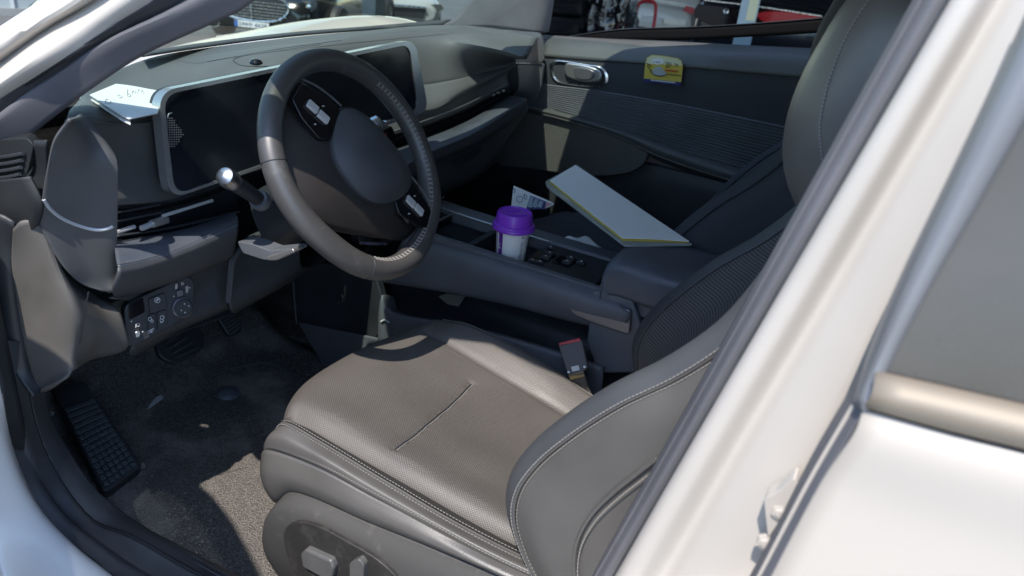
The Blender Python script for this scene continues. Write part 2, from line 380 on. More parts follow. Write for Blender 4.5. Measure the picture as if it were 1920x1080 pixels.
for r_, z_ in ((Sl, .004), (Mi, .003)): MB().tube(cr([p+V(0, 0, z_) for p in r_], 70), .0032, 7).build('seal_lip', M_DEEP, sill)
MB().tube(cr([p*.5+q*.5+V(0, 0, .002) for p, q in zip(cr(Sl, 30), cr(Ol, 30))], 60), .0022, 6).build('seal_lip', M_DEEP, sill)
MB().tube(cr([p+V(-.002, 0, -.002) for p in apS], 40), .0024, 6).build('seal_lip', M_DEEP, bp_)
MB().tube(cr([p+V(-.002, 0, 0) for p in apT], 40), .0020, 6).build('seal_lip', M_DEEP, bp_)
# ---- floor ----
FL = .25
fl = empty('floor_carpet', (.55, .6, FL), parent=car)
def wav(x, y): return .004*math.sin(9*x+5*y)+.003*math.sin(17*y-6*x)
Gf = []
for y in np.linspace(-.4, 1.02, 50): Gf.append([V(x, y, FL+wav(x, y)+max(0, .22-x)*.7) for x in np.linspace(.16, .90, 24)])
for t in np.linspace(.05, 1, 14): Gf.append([V(x, 1.02+.33*t, FL+wav(x, 1.02)*(1-t)+.02*t+.34*t*t) for x in np.linspace(.16, .90, 24)])
MB().grid(Gf).build('carpet', M_CARPET, fl, thick=.01)
# loose loop pile standing off the carpet
b = MB(); nP = 26000
xs = rng.uniform(.2, .84, nP); ys = rng.uniform(.0, 1.0, nP); an = rng.uniform(0, 2*np.pi, nP); hh = rng.uniform(.002, .0052, nP); ww = rng.uniform(.0008, .0018, nP)
zz = FL+np.array([wav(x, y) for x, y in zip(xs, ys)])+np.maximum(0, .22-xs)*.7
tx = rng.normal(0, .0025, nP); ty = rng.normal(0, .0025, nP)
vv = np.empty((nP, 3, 3)); vv[:, 0] = np.stack([xs-np.cos(an)*ww, ys-np.sin(an)*ww, zz], 1); vv[:, 1] = np.stack([xs+np.cos(an)*ww, ys+np.sin(an)*ww, zz], 1); vv[:, 2] = np.stack([xs+tx, ys+ty, zz+hh], 1)
b.add(vv.reshape(-1, 3), [(3*i, 3*i+1, 3*i+2) for i in range(nP)]).build('pile', M_CARPET, fl, smooth=False, kind='stuff')
# mat edge and fixing hook
mo = Z(FL+.012, (170, 665), (300, 640), (420, 690), (500, 680), (560, 708))
MB().tube(cr(mo, 30), .003, 6).build('mat_edge', M_DSTITCH, fl)
MB().lathe(Z(FL+.012, (427, 735))[0]-V(0, 0, .006), [(.001, .014), (.012, .013), (.022, .008), (.026, .0)], 24).build('mat_hook', M_DASH2, fl)
# ---- foot rest with its grid of rubber pads ----
p4 = Z(.30, (95, 730), (150, 712), (265, 875), (195, 925)); p4[0][2] = p4[1][2] = .37
p4 = [V(.375, 1.08, .375), V(.470, 1.06, .375), V(.345, .855, .30), V(.255, .868, .30)]
p4[0] = Z(.37, (98, 728))[0]; p4[1] = Z(.37, (158, 712))[0]; p4[2] = Z(.285, (267, 872))[0]; p4[3] = Z(.285, (196, 925))[0]
nf = np.cross(p4[1]-p4[0], p4[3]-p4[0]); nf /= np.linalg.norm(nf); nf = nf if nf[2] > 0 else -nf
fr = empty('foot_rest', p4[3], parent=car)
MB().prism(rpoly(p4, .012), -nf*.035).build('rest_base', M_RUBBER, fr, bevel=.004)
M_PAD = mat('rubber grip pad', (.085, .10, .105), .38, bump=.2, bscale=600)
proto = None
for i in range(14):
    for j in range(6):
        u, v = (j+.75)/7.0, .22+(i+.5)/14*.76
        c = (p4[0]*(1-u)+p4[1]*u)*(1-v)+(p4[3]*(1-u)+p4[2]*u)*v
        ex = (p4[1]-p4[0])*(1-v)+(p4[2]-p4[3])*v; ex /= np.linalg.norm(ex); ey = np.cross(nf, ex)
        if proto is None:
            Mx = np.stack([ex, ey, nf], 1)
            proto = MB().box(c+nf*.002, (.0095, .0098, .006), Mx).build('grip_pad', M_PAD, fr, bevel=.0012, bseg=2); pc = c
        else:
            q = proto.copy(); COL.objects.link(q); q.parent = fr; q.location = c+nf*.002-WL[fr.name]
MB().lathe(Z(.275, (268, 876))[0], [(.001, .012), (.004, .011), (.006, 0)], 12).build('clip', M_SATIN, fr)
# ---- pedals ----
br = empty('brake_pedal', Y(1.0, (340, 640))[0], parent=car)
bpz = PL(Y(1.0, (340, 640))[0], (0, -.75, .66), (292, 645), (330, 603), (385, 618), (383, 655), (330, 684), (300, 670))
MB().prism(rpoly(bpz, .018), V(0, .012, -.008)).build('pedal_pad', M_BLACK, br, bevel=.003)
for k in range(5):
    a = bpz[0]*(1-k/5)+bpz[4]*(k/5)*.95+bpz[0]*0.05*k/5; c = bpz[1]*(1-(k+.4)/5)+bpz[3]*((k+.4)/5)
    MB().tube([a*.85+c*.15+V(0, -.002, .002), a*.15+c*.85+V(0, -.002, .002)], .003, 6).build('tread_bar', M_RUBBER, br)
MB().tube([Y(1.0, (345, 620))[0]+V(0, .02, 0), Y(1.12, (350, 520))[0], Y(1.2, (350, 420))[0]], .012, 8, n=12).build('pedal_arm', M_BLACK, br)
ac = empty('accelerator_pedal', Y(1.05, (425, 600))[0], parent=car)
apz = PL(Y(1.05, (425, 600))[0], (0, -.8, .6), (397, 580), (420, 570), (456, 612), (452, 622), (432, 632))
MB().prism(rpoly(apz, .01), V(0, .012, -.008)).build('pedal_pad', M_BLACK, ac, bevel=.003)
for k in range(9):
    t = (k+.5)/9; a = apz[0]*(1-t)+apz[4]*t; c = apz[1]*(1-t)+apz[2]*t
    MB().tube([a*.9+c*.1+V(0, -.001, .001), a*.1+c*.9+V(0, -.001, .001)], .0022, 6).build('tread_bar', M_DASH2, ac)
# firewall and side kick wall
MB().grid([[V(x, 1.36, z) for x in np.linspace(.16, 1.72, 10)] for z in np.linspace(.2, .80, 6)]).build('firewall', M_BLACK, car, thick=.01)

# ================================================================== DASHBOARD
dash = empty('dashboard', (.9, .85, .6), parent=car)
R0 = Z(.955, (170, 152)) + Z(.965, (300, 104)) + Z(.98, (430, 84)) + Z(.985, (550, 70), (690, 57), (820, 47), (960, 50), (1012, 60))
R1 = Z(.945, (150, 185)) + Z(.950, (280, 150)) + Z(.972, (420, 122)) + Z(.990, (540, 105), (700, 82), (830, 76), (930, 92), (985, 108))
scrN = V(-.095, -1, .12)
R2 = X(.235, (128, 222)) + X(.262, (152, 217)) + Y(.835, (225, 222)) + Y(.855, (300, 214)) + Y(.845, (440, 178), (560, 146)) + Y(.86, (690, 134)) + Y(.85, (780, 152)) + Y(.825, (850, 143)) + Y(.815, (905, 130), (966, 117))
R2b = [p+V(0, -.002, -.008) for p in R2]
pad_mb = MB().loft([R0, R1, R2, R2b], 70, 7); pad_mb.build('dash_pad', M_DASH, dash, thick=.006)
from mathutils.bvhtree import BVHTree
class Skin:     # lets seams and lids be laid on a panel's real surface
    def __init__(s, *mbs):
        v = []; f = []
        for m in mbs:
            k = len(v); v += np.vstack(m.v).tolist(); f += [tuple(i+k for i in q) for q in m.f]
        s.t = BVHTree.FromPolygons(v, f)
    def __call__(s, lift, *ps):
        out = []
        for p in ps:
            r = ray(*p); r = r/np.linalg.norm(r); h = s.t.ray_cast(Vector(CAM), Vector(r))
            if h[0] is not None: out.append(np.array(h[0])-r*lift)
        return out
def dense(ps, n=40): return [tuple(p[:2]) for p in cr([(a, b_, 0) for a, b_ in ps], n)]
padS = Skin(pad_mb)
# recessed defroster band and speaker lid lines on the pad
M_DASH3 = mat('pad vent strip', (.125, .13, .132), .5, bump=.3, bscale=900, bd=.0005)
va, vb = np.array([(330, 113), (440, 95), (610, 75), (820, 55)], float), np.array([(368, 119), (455, 105), (620, 85), (850, 62)], float)
G_ = [padS(.0022, *dense([tuple(p) for p in va*(1-t)+vb*t], 60)) for t in np.linspace(0, 1, 9)]
if min(len(g) for g in G_) == 60: MB().grid(G_).build('defroster_vent', M_DASH3, dash)
MB().tube(padS(.0006, *dense(((388, 116), (440, 107), (530, 91), (640, 76)), 40)), .0009, 6).build('pad_seam', M_BLACK, dash)
MB().tube(padS(.0006, *dense(((530, 124), (450, 122), (437, 113), (450, 107), (520, 96), (600, 84)), 50)), .0009, 6).build('speaker_lid_seam', M_BLACK, dash)
MB().lathe(padS(.002, (480, 117))[0], [(.0005, .006), (.008, .005), (.012, .0)], 20).build('light_sensor', M_PIANO, dash)
# cowl strip between pad and glass
MB().loft([Z(.982, (265, 103), (380, 86), (550, 65), (690, 54), (830, 44)), Z(.975, (262, 98), (380, 80), (550, 60), (690, 49), (845, 36))], 40, 4).build('windscreen_edge', M_RUBBER, dash, thick=.004)
# lower face of the pad, driver side and passenger side
R3 = X(.27, (214, 384)) + Y(.815, (330, 372), (450, 330), (560, 302)) + Y(.83, (690, 262)) + Y(.82, (800, 232), (880, 200), (955, 160))
R2c = X(.264, (160, 226)) + Y(.825, (225, 234)) + Y(.835, (300, 230)) + Y(.84, (440, 184), (560, 148)) + Y(.85, (700, 175)) + Y(.80, (802, 206), (870, 172), (966, 122))
MB().loft([R2b, R2c, [(a+b)/2+V(0, .015, 0) for a, b in zip(cr(R2c, 9), cr(R3, 9))], R3], 70, 6).build('dash_face', M_DASH, dash, thick=.004)
# left end cap
cA = X(.185, (128, 222), (100, 262), (88, 315), (78, 375), (73, 415)) + X(.192, (93, 462)) + X(.205, (124, 508)) + X(.225, (155, 533)) + X(.245, (190, 547))
cB = X(.222, (142, 219), (152, 262), (150, 320), (146, 375), (140, 415)) + X(.226, (148, 460)) + X(.234, (165, 500)) + X(.244, (183, 528)) + X(.254, (202, 547))
cC = X(.258, (148, 217), (192, 272), (207, 300), (209, 360), (209, 415), (208, 455), (207, 497), (207, 525), (213, 546))
cD = X(.264, (156, 221), (206, 284), (218, 305), (219, 360), (218, 415), (217, 455), (216, 495), (216, 522), (222, 543))
cap_mb = MB().loft([cA, cB, cC, cD], 50, 8); cap_mb.build('end_cap', M_DASHC, dash, thick=.004)
capS = Skin(cap_mb)
MB().tube(capS(.0055, *dense(((82, 374), (95, 393), (125, 414), (180, 431), (205, 428), (212, 424)), 40)), .0024, 6).build('chrome_line', mat('silver fin paint', (.55, .56, .57), .35, metal=.3), dash)
# driver side vent, its fins, and the leather topped shelf
M_FIN = mat('silver fin paint', (.55, .56, .57), .35, metal=.3)
vent = empty('air_vent', Y(.8, (310, 410))[0], parent=dash)
MB().loft([Y(.815, (214, 384), (330, 372), (450, 330)), Y(.86, (216, 400), (330, 385), (450, 345)), Y(.86, (216, 440), (330, 420), (450, 392)), Y(.79, (214, 446), (330, 428), (450, 400))], 20, 3, lin=True).build('vent_slot', M_BLACK, dash, thick=.003)
bpy.data.objects.remove(vent)
for pts, r in (((( 214, 437), (252, 425)), .0032), (((214, 452), (228, 450)), .002), (((265, 428), (312, 410)), .0045), (((305, 405), (398, 376)), .0028), (((214, 416), (305, 398)), .0018), (((214, 400), (300, 384)), .0018)):
    MB().tube([Y(.782, pts[0])[0], Y(.785, pts[1])[0]], r, 8).build('vent_fin', M_FIN if r > .002 else M_BLACK, dash)
MB().box(Y(.785, (298, 416))[0], (.03, .012, .010)).build('vent_slider', M_SATIN, dash, bevel=.002)
sh0 = Y(.80, (212, 452), (260, 443), (340, 428), (440, 398))
sh1 = Y(.745, (216, 470), (260, 462), (340, 446), (446, 408))
sh2 = Y(.715, (222, 500), (262, 493), (345, 466), (446, 420))
sh3 = Y(.712, (222, 512), (262, 505), (345, 477), (447, 432))
sh4 = Y(.725, (212, 546), (262, 538), (345, 512), (440, 470))
MB().loft([sh0, sh1, sh2], 40, 6).build('shelf_top', M_SHELF, dash, thick=.004)
MB().loft([[p+V(0, 0, -.001) for p in sh2], sh3, sh4, Y(.80, (225, 560), (262, 552), (345, 525), (430, 490))], 40, 6).build('shelf_front', M_DASH4, dash, thick=.004)
stitch([p+V(0, .003, .0025) for p in sh2], 60, 1, .0006, M_DSTITCH, 'shelf_stitching', dash)
# passenger side: slot, chrome line, shelf, glovebox
MB().loft([Y(.82, (560, 302), (690, 262), (800, 232), (880, 200), (955, 160)), Y(.86, (560, 330), (690, 270), (800, 238), (880, 206), (955, 168)), Y(.86, (560, 340), (690, 290), (800, 258), (880, 222), (955, 180)), Y(.80, (560, 352), (690, 306), (800, 262), (880, 228), (955, 182))], 24, 3, lin=True).build('passenger_vent_slot', M_BLACK, dash, thick=.003)
MB().tube(cr(Y(.80, (690, 262), (780, 232), (880, 193), (948, 158)), 20), .0018, 6).build('chrome_line', M_SATIN, dash)
for k in range(3):
    MB().box(Y(.81, (925+k*9, 178-k*4))[0], (.012, .008, .006)).build('vent_slider', M_SATIN, dash, bevel=.001)
ps0 = Y(.80, (640, 318), (720, 292), (800, 262), (880, 228), (955, 182))
ps1 = Y(.74, (650, 340), (730, 310), (806, 274), (885, 240), (975, 184))
ps2 = Y(.705, (660, 362), (740, 325), (808, 288), (890, 252), (988, 188))
ps3 = Y(.705, (665, 380), (745, 342), (812, 302), (893, 266), (990, 203))
MB().loft([ps0, ps1, ps2], 40, 6).build('shelf_top', M_SHELF, dash, thick=.004)
gb0 = Y(.74, (670, 395), (745, 358), (814, 312), (893, 274), (985, 214))
gb1 = Y(.755, (680, 420), (750, 372), (822, 345), (898, 318), (950, 265))
gb2 = Y(.80, (690, 430), (760, 400), (830, 365), (895, 335), (935, 300))
MB().loft([[p-V(0, 0, .001) for p in ps2], ps3, gb0, gb1, gb2], 40, 6).build('glovebox_door', M_DASH4, dash, thick=.004)
gh = Y(.742, (846, 305), (862, 290), (885, 279), (906, 275), (898, 290), (878, 302), (858, 311))
MB().prism(gh, V(0, .012, 0)).build('glovebox_pull', M_BLACK, dash, bevel=.001)
stitch([p+V(0, .003, .0025) for p in ps2], 70, 1, .0006, M_DSTITCH, 'shelf_stitching', dash)
# metal end panels under the right A pillar
ep1 = X(1.60, (832, 58)) + X(1.62, (868, 60), (950, 58), (1012, 63), (1018, 75), (1020, 116)) + X(1.62, (968, 117), (930, 86), (880, 68))
MB().prism(rpoly(ep1, .012), V(.03, .01, 0)).build('end_panel', M_METALP, dash, bevel=.003)
ep2 = X(1.615, (969, 120), (1020, 119), (1014, 165), (1000, 192), (985, 206), (962, 200), (951, 187), (972, 168))
MB().prism(rpoly(ep2, .012), V(.03, .01, 0)).build('end_panel', M_METALP, dash, bevel=.004)
MB().tube(X(1.612, (968, 118), (1018, 119)), .0022, 6).build('chrome_line', M_CHROME, dash)
# ---- display ----
dp0 = V(.379, .770, .895)
disp = dash
M_FRM = mat('silver display frame', (.50, .51, .52), .26, metal=.75, bump=.02, bscale=900)
def D(*ps): return PL(dp0, scrN, *ps)
fo = rpoly(D((296, 172), (778, 74), (804, 208), (318, 374)), .030, 8); fi = rpoly(D((306, 178), (768, 83), (786, 205), (328, 366)), .026, 8)
sn = -scrN/np.linalg.norm(scrN)
outer = fo+sn*.020
MB().grid([outer, fo+sn*.004, fo, fi-sn*.001*0, fi+sn*.004], True).build('display_frame', M_FRM, dash, angle=30)
MB().prism(fi+sn*.003, sn*.012).build('display_screen', M_SCREEN, dash)
MB().prism(outer*.97+outer.mean(0)*.03, sn*.02).build('display_back', M_BLACK, dash)
b = MB()
for i in range(9):
    for j in range(13):
        px, py = 316+i*4.2, 222+j*4.4
        if px > 348-abs(py-252)*.75: continue
        b.lathe(D((px, py))[0]-sn*.0008+sn*.003, [(.0002, -.001), (.0011, -.0006), (.0013, .001)], 6, axis=sn)
b.build('speaker_dots', M_METALP, dash, kind='stuff')
MB().tube(cr(D((316, 220), (318, 214), (324, 212)), 8)+sn*.002, .001, 6).build('camera_mark', M_CHROME, dash)

# ---- lower left kick panel, switch panel ----
k0 = X(.165, (24, 430), (22, 500), (38, 620), (58, 700), (72, 735), (82, 724))
k1 = X(.172, (40, 416), (45, 500), (62, 600), (80, 680), (100, 715), (120, 707))
k2 = X(.190, (76, 415), (100, 490), (130, 570), (138, 640), (140, 680), (142, 692))
k3 = X(.215, (98, 478), (128, 525), (160, 570), (172, 610), (165, 650), (152, 686))
k4 = X(.245, (124, 515), (150, 545), (190, 580), (206, 612), (190, 650), (160, 680))
k5 = X(.27, (155, 540), (190, 560), (222, 580), (233, 605), (240, 648), (170, 676))
MB().loft([k0, k1, k2, k3, k4, k5], 40, 6).build('kick_panel', M_PANEL, dash, thick=.004)
MB().tube(cr(X(.199, (166, 548), (158, 590), (150, 640), (128, 700)), 24), .0010, 6).build('panel_seam', M_BLACK, dash)
MB().loft([X(.15, (-40, 420), (-20, 520), (0, 600), (30, 700), (60, 745)), X(.163, (0, 400), (15, 500), (34, 620), (55, 705), (74, 738)), X(.17, (30, 415), (26, 500), (42, 620), (60, 700), (80, 726))], 30, 5).build('side_trim', M_BLACK, dash, thick=.004)
MB().loft([X(.16, (-120, 380), (-60, 470), (-30, 600)), X(.175, (-40, 345), (0, 400), (12, 470)), X(.185, (60, 330), (82, 380), (76, 420))], 24, 5).build('hinge_trim', M_DEEP, dash, thick=.004)
# tweeter sail with ribs
sp_ = X(.19, (-80, 285), (0, 262), (50, 258), (64, 272), (52, 325), (30, 350), (-10, 358), (-90, 350))
MB().prism(rpoly(sp_, .008), V(.02, .02, 0)).build('tweeter_cover', M_DEEP, dash, bevel=.003)
for k in range(5):
    y0 = 292+k*13; MB().tube(X(.187, (-40, y0+6), (10, y0+2), (44-k*2, y0-4)), .0025, 6, n=10).build('tweeter_rib', M_BLACK, dash)
MB().loft([X(.192, (66, 262), (90, 262)), X(.20, (64, 320), (92, 330)), X(.195, (50, 340), (85, 400))], 10, 5).build('dash_gap_trim', M_DEEP, dash, thick=.003)
sw0 = V(*Y(.765, (300, 585))[0]); swn = V(-.35, -1, .25)/np.linalg.norm(V(-.35, -1, .25))
def SW(*ps): return PL(sw0, swn, *ps)
face = SW((232, 572), (352, 516), (366, 528), (364, 566), (334, 606), (246, 652), (236, 642))
MB().prism(rpoly(face, .012), -swn*.02).build('switch_panel', M_BLACK, dash, bevel=.002)
sp2 = lambda p, m, nm, h=.004, rr=.003: MB().prism(rpoly(SW(*p), rr), swn*h).build(nm, m, dash, bevel=.0008, bseg=2)
sp2(((277, 560), (308, 548), (313, 578), (280, 588)), M_BLACK, 'park_brake_button')
sp2(((276, 590), (290, 586), (292, 622), (277, 628)), M_BLACK, 'switch_button')
sp2(((293, 585), (311, 579), (312, 612), (295, 620)), M_BLACK, 'switch_button')
sp2(((240, 570), (268, 557), (272, 585), (242, 600)), M_PIANO, 'blank_cover', .001)
sp2(((327, 531), (332, 530), (332, 541), (327, 543)), M_SATIN, 'mirror_switch')
sp2(((346, 536), (352, 534), (352, 547), (347, 550)), M_SATIN, 'mirror_switch')
sp2(((328, 545), (340, 541), (341, 553), (330, 556)), M_METALP, 'mirror_switch', .007)
sp2(((251, 622), (261, 618), (261, 630), (253, 633)), M_CHROME, 'level_dial', .005)
MB().lathe(SW((342, 576))[0], [(.0005, .008), (.012, .008), (.0145, .006), (.0155, 0)], 28, axis=swn).build('mirror_knob', M_BLACK, dash)
MB().lathe(SW((342, 576))[0], [(.0145, .0055), (.0165, .004), (.0165, 0)], 28, axis=swn).build('knob_ring', M_METALP, dash)
b = MB()
for px, py in ((342, 568), (350, 572), (336, 580), (343, 584), (324, 555), (354, 539), (266, 621), (245, 602), (310, 611)):
    b.lathe(SW((px, py))[0]+swn*(.0085 if abs(px-342) < 10 and py > 560 else .003), [(.0002, .0006), (.0011, .0006)], 8, axis=swn)
for c, r in (((293, 562), 5), ((340, 531), 2.2), ((279, 597), 3.2), ((283, 601), 2.4), ((257, 608), 3), ((302, 594), 3.4), ((301, 600), 3)):
    P = SW(*[(c[0]+r*math.cos(t), c[1]+r*math.sin(t)) for t in np.linspace(0, 2*math.pi, 14, endpoint=False)])
    b.tube([p+swn*.0048 for p in P], .0005, 5, closed=True)
for a, c in (((290, 563), (296, 560)), ((253, 606), (253, 613)), ((274, 621), (287, 614)), ((276, 624), (286, 618)), ((280, 617), (283, 623)), ((299, 604), (304, 601)), ((292, 565), (294, 558))):
    b.tube([SW(a)[0]+swn*.0048, SW(c)[0]+swn*.0048], .0006, 5)
b.build('switch_symbols', M_PRINTW, dash, kind='stuff')
# knee bolster to the right of the switch panel, recess under the column
kb = [Y(.785, (205, 560), (300, 528), (380, 500), (432, 476)), Y(.80, (300, 580), (350, 556), (390, 530), (434, 510)), Y(.79, (246, 655), (335, 608), (385, 586), (430, 566)), Y(.86, (255, 668), (340, 620), (392, 597), (435, 578))]
MB().loft(kb, 30, 6).build('knee_panel', M_DASH4, dash, thick=.004)
rc = [Y(.76, (425, 478), (470, 440), (520, 420), (560, 410)), Y(.80, (428, 500), (475, 470), (520, 445), (565, 430)), Y(.775, (428, 568), (465, 550), (510, 525), (560, 488)), Y(.85, (440, 585), (480, 562), (530, 535), (580, 500))]
MB().loft(rc, 30, 6).build('column_recess', M_DASH4, dash, thick=.004)
rim_ = Y(.748, (428, 566), (432, 520), (436, 488), (470, 450), (520, 428), (556, 424))
MB().tube(cr(rim_, 24), .006, 8).build('recess_lip', M_DASH4, dash)
# underside of the dash, dark
MB().loft([Y(.86, (250, 665), (340, 620), (440, 585), (580, 500), (700, 440)), Y(1.1, (250, 560), (340, 500), (440, 470), (580, 420), (700, 380))], 20, 4).build('dash_underside', M_BLACK, dash, thick=.004)
# centre stack between column and console
MB().loft([Y(.80, (560, 352), (690, 306), (800, 262), (830, 252)), Y(.83, (600, 420), (720, 330), (800, 300), (835, 290)), Y(.86, (640, 500), (740, 420), (800, 395), (840, 380))], 24, 5).build('stack_panel', M_PIANO, dash, thick=.004)
hz = PL(Y(.77, (722, 258))[0], (0, -1, .15), (708, 250), (735, 236), (745, 262), (716, 276))
MB().prism(rpoly(hz, .006), V(0, .02, 0)).build('hazard_button', M_PIANO, dash, bevel=.001)
b = MB(); T0 = PL(Y(.768, (722, 258))[0], (0, -1, .15), (715, 267), (724, 249), (729, 262)); b.tube(T0, .0012, 5, closed=True)
T1 = [p*.5+np.mean(T0, 0)*.5 for p in T0]; b.tube(T1, .0007, 5, closed=True); b.build('hazard_symbol', M_HAZ, dash)
MB().tube(Y(.75, (744, 313), (790, 296), (824, 280)), .011, 14, n=10).build('volume_bar', M_METALP, dash)
for px, py in ((752, 330), (760, 352)):
    MB().tube(cr(PL(Y(.745, (px, py))[0], (0, -1, .2), *[(px+11*math.cos(t), py+15*math.sin(t)) for t in np.linspace(-1.6, 1.6, 9)]), 14), .0025, 6).build('dial_ring', M_CHROME, dash)
MB().lathe(Y(.75, (818, 284))[0], [(.0005, .006), (.011, .006), (.013, 0), (.013, -.03)], 20, axis=(.1, -1, .2)).build('volume_knob', M_METALP, dash)

MB().prism([V(.22, y, z) for y, z in ((.93, .60), (1.34, .60), (1.34, .79), (1.04, .83), (.90, .83))], V(1.44, 0, 0)).build('dash_light_block', M_BLACK, dash)  # unseen fill, added to stop sun leaking through to the pedals
MB().prism([V(1.70, .74, .2), V(1.70, 1.36, .2), V(1.70, 1.36, .93), V(1.70, .86, .93), V(1.70, .80, .74)], V(.02, 0, 0)).build('footwell_wall', M_BLACK, car)
# ================================================================== STEERING
WC = V(.547, .556, .888); TL = R(29)
wu, wq, wn = V(1, 0, 0), V(0, math.sin(TL), math.cos(TL)), V(0, -math.cos(TL), math.sin(TL))
A0 = R(-53); lu = math.cos(A0)*wu+math.sin(A0)*wq; lq = -math.sin(A0)*wu+math.cos(A0)*wq
def L2(u, q, h=0): return WC+lu*u+lq*q+wn*h
wheel = empty('steering_wheel', WC, parent=car)
RC = .1670
def rimr(t):                      # slightly flattened at the bottom of the wheel
    return RC-.012*math.exp(-((t+math.pi/2)/.55)**2)*1.0 - .0
th = np.linspace(-math.pi, math.pi, 120, endpoint=False)
rimc = [L2(rimr(t)*math.cos(t), rimr(t)*math.sin(t)) for t in th]
thick_ = np.array([.0172+.0022*math.exp(-((abs(t)-.35)/.25)**2)+.0020*math.exp(-((t+math.pi/2)/.7)**2) for t in th])
MB().tube(rimc, thick_, 24, closed=True, nrm=wn, flat=1.0).build('rim', M_WHEEL, wheel)
# seams on the rim
for t in (R(-140), R(-25), R(-62), R(62)):
    c = L2(rimr(t)*math.cos(t), rimr(t)*math.sin(t)); rd = lu*math.cos(t)+lq*math.sin(t); r_ = .0183+.0005
    r_ = float(np.interp(t, th, thick_))+.0002
    MB().tube([c+r_*(rd*math.cos(a)+wn*math.sin(a)) for a in np.linspace(0, 2*math.pi, 24, endpoint=False)], .0007, 5, closed=True).build('rim_seam', M_BLACK, wheel)
b = MB()                          # cross laced stitching on the inner side
for k in range(120):
    t = -math.pi+2*math.pi*k/120+.01
    if not (R(-60) < t < R(100)): continue
    def ip(t, a):
        r_ = float(np.interp(t, th, thick_))+.0006
        return L2((rimr(t)-r_*math.cos(a))*math.cos(t), (rimr(t)-r_*math.cos(a))*math.sin(t), r_*math.sin(a))
    d = .026
    b.tube([ip(t, .62), ip(t+d, 1.02)], .0008, 5); b.tube([ip(t+d, .62), ip(t, 1.02)], .0008, 5)
b.build('stitching', M_STITCH, wheel, kind='stuff')
# lower hub cover
hub = [(-.152, .045), (-.150, -.02), (-.128, -.075), (-.096, -.113), (-.052, -.134), (-.016, -.129), (.043, -.101), (.098, -.069), (.134, -.045), (.152, -.01), (.150, .03), (.095, .055), (.0, .08), (-.08, .06)]
hr = cr([L2(u, q, -.006) for u, q in hub], 60, True); hc = L2(0, 0, .012)
MB().grid([hr*(1-t)+hc*t+wn*(.016*math.sin(min(1, t*2.2)*math.pi/2)) - wn*.004 for t in (0, .06, .14, .28, .5, .8, 1.0)], True).build('hub_cover', M_HUB, wheel, thick=.006)
MB().prism([p-wn*.012 for p in hr*.9+hc*.1], -wn*.03).build('hub_back', M_BLACK, wheel, bevel=.004)
M_ALU = mat('pale aluminium paint', (.62, .62, .61), .35, metal=.3)
# gloss spoke plates with switches
for sgn in (-1, 1):
    q = [(.078, .040), (.118, .034), (.150, .022), (.152, -.014), (.128, -.028), (.088, -.034), (.072, -.02)]
    P = rpoly([L2(sgn*u, v, .010) for u, v in q], .006)
    MB().prism(P, wn*.010).build('spoke_plate', M_PIANO, wheel, bevel=.0015)
    for u0, u1 in ((.090, .110), (.112, .131)):
        P = rpoly([L2(sgn*u, v, .0205) for u, v in ((u0, .0065), (u1, .0055), (u1, -.0075), (u0, -.0065))], .0015)
        MB().prism(P, wn*.005).build('spoke_switch', M_ALU, wheel, bevel=.0012)
    MB().tube(cr([L2(sgn*u, v, .018) for u, v in ((.150, .030), (.128, .040), (.10, .046), (.078, .048))], 14), .0016, 6).build('spoke_trim', M_METALP, wheel)
    for u, v in ((.106, .018), (.106, -.02)):
        MB().box(L2(sgn*u, v, .0204), (.003, .003, .001)).build('switch_mark', M_PRINTW, wheel)
# airbag pad
pad = [(-.074, .045), (-.078, .015), (-.070, -.018), (-.052, -.043), (-.015, -.057), (.020, -.058), (.050, -.045), (.082, -.007), (.093, .030), (.085, .050), (.062, .063), (.003, .072), (-.045, .068)]
pr_ = cr([L2(u, q, .012) for u, q in pad], 64, True); pc_ = L2(.008, .006, .012)
MB().grid([pr_-wn*.012, pr_+wn*.004]+[pr_*(1-t)+pc_*t+wn*(.008+.022*math.sin(min(1, t*1.6)*math.pi/2)) for t in (.02, .06, .12, .25, .45, .7, .99)], True).build('airbag_pad', M_DASH4, wheel)
MB().tube([p*1.012-pc_*.012+wn*.004 for p in pr_], .0018, 6, closed=True).build('pad_ring', M_BLACK, wheel)
col_ = empty('steering_column', WC-wn*.12, parent=car)
ring = lambda c, a, b_, n=24: [c+wu*a*math.copysign(abs(math.cos(t))**.7, math.cos(t))+wq*b_*math.copysign(abs(math.sin(t))**.7, math.sin(t)) for t in np.linspace(0, 2*math.pi, n, endpoint=False)]
MB().grid([ring(WC-wn*.045, .036, .034), ring(WC-wn*.05, .044, .040), ring(WC-wn*.10-wq*.012, .048, .046), ring(WC-wn*.20-wq*.03, .060, .055)], True).build('column_shroud', M_BLACK, col_)
# indicator stalk with its silver end, wiper/gear stalk, tilt lever
st0, st1 = X(.372, (428, 335))[0], X(.44, (482, 372))[0]
MB().tube([st1, st1*.4+st0*.6, st0*.9+st1*.1], [.011, .012, .013], 14).build('indicator_stalk', M_BLACK, col_)
dS = (st0-st1)/np.linalg.norm(st0-st1)
MB().lathe(st0-dS*.016, [(.0125, 0), (.0142, .006), (.0144, .020), (.0125, .027), (.007, .030), (.0005, .0305)], 28, axis=dS).build('stalk_end', mat('satin silver plastic', (.55, .56, .58), .30, metal=1.0, bump=.03, bscale=900), col_)
MB().lathe(st1-dS*.004, [(.008, .002), (.0145, .002), (.0155, -.002), (.0155, -.012)], 24, axis=dS).build('stalk_collar', M_DASH2, col_)
g0, g1 = Y(.655, (700, 235))[0], Y(.68, (640, 262))[0]; dG = (g0-g1)/np.linalg.norm(g0-g1)
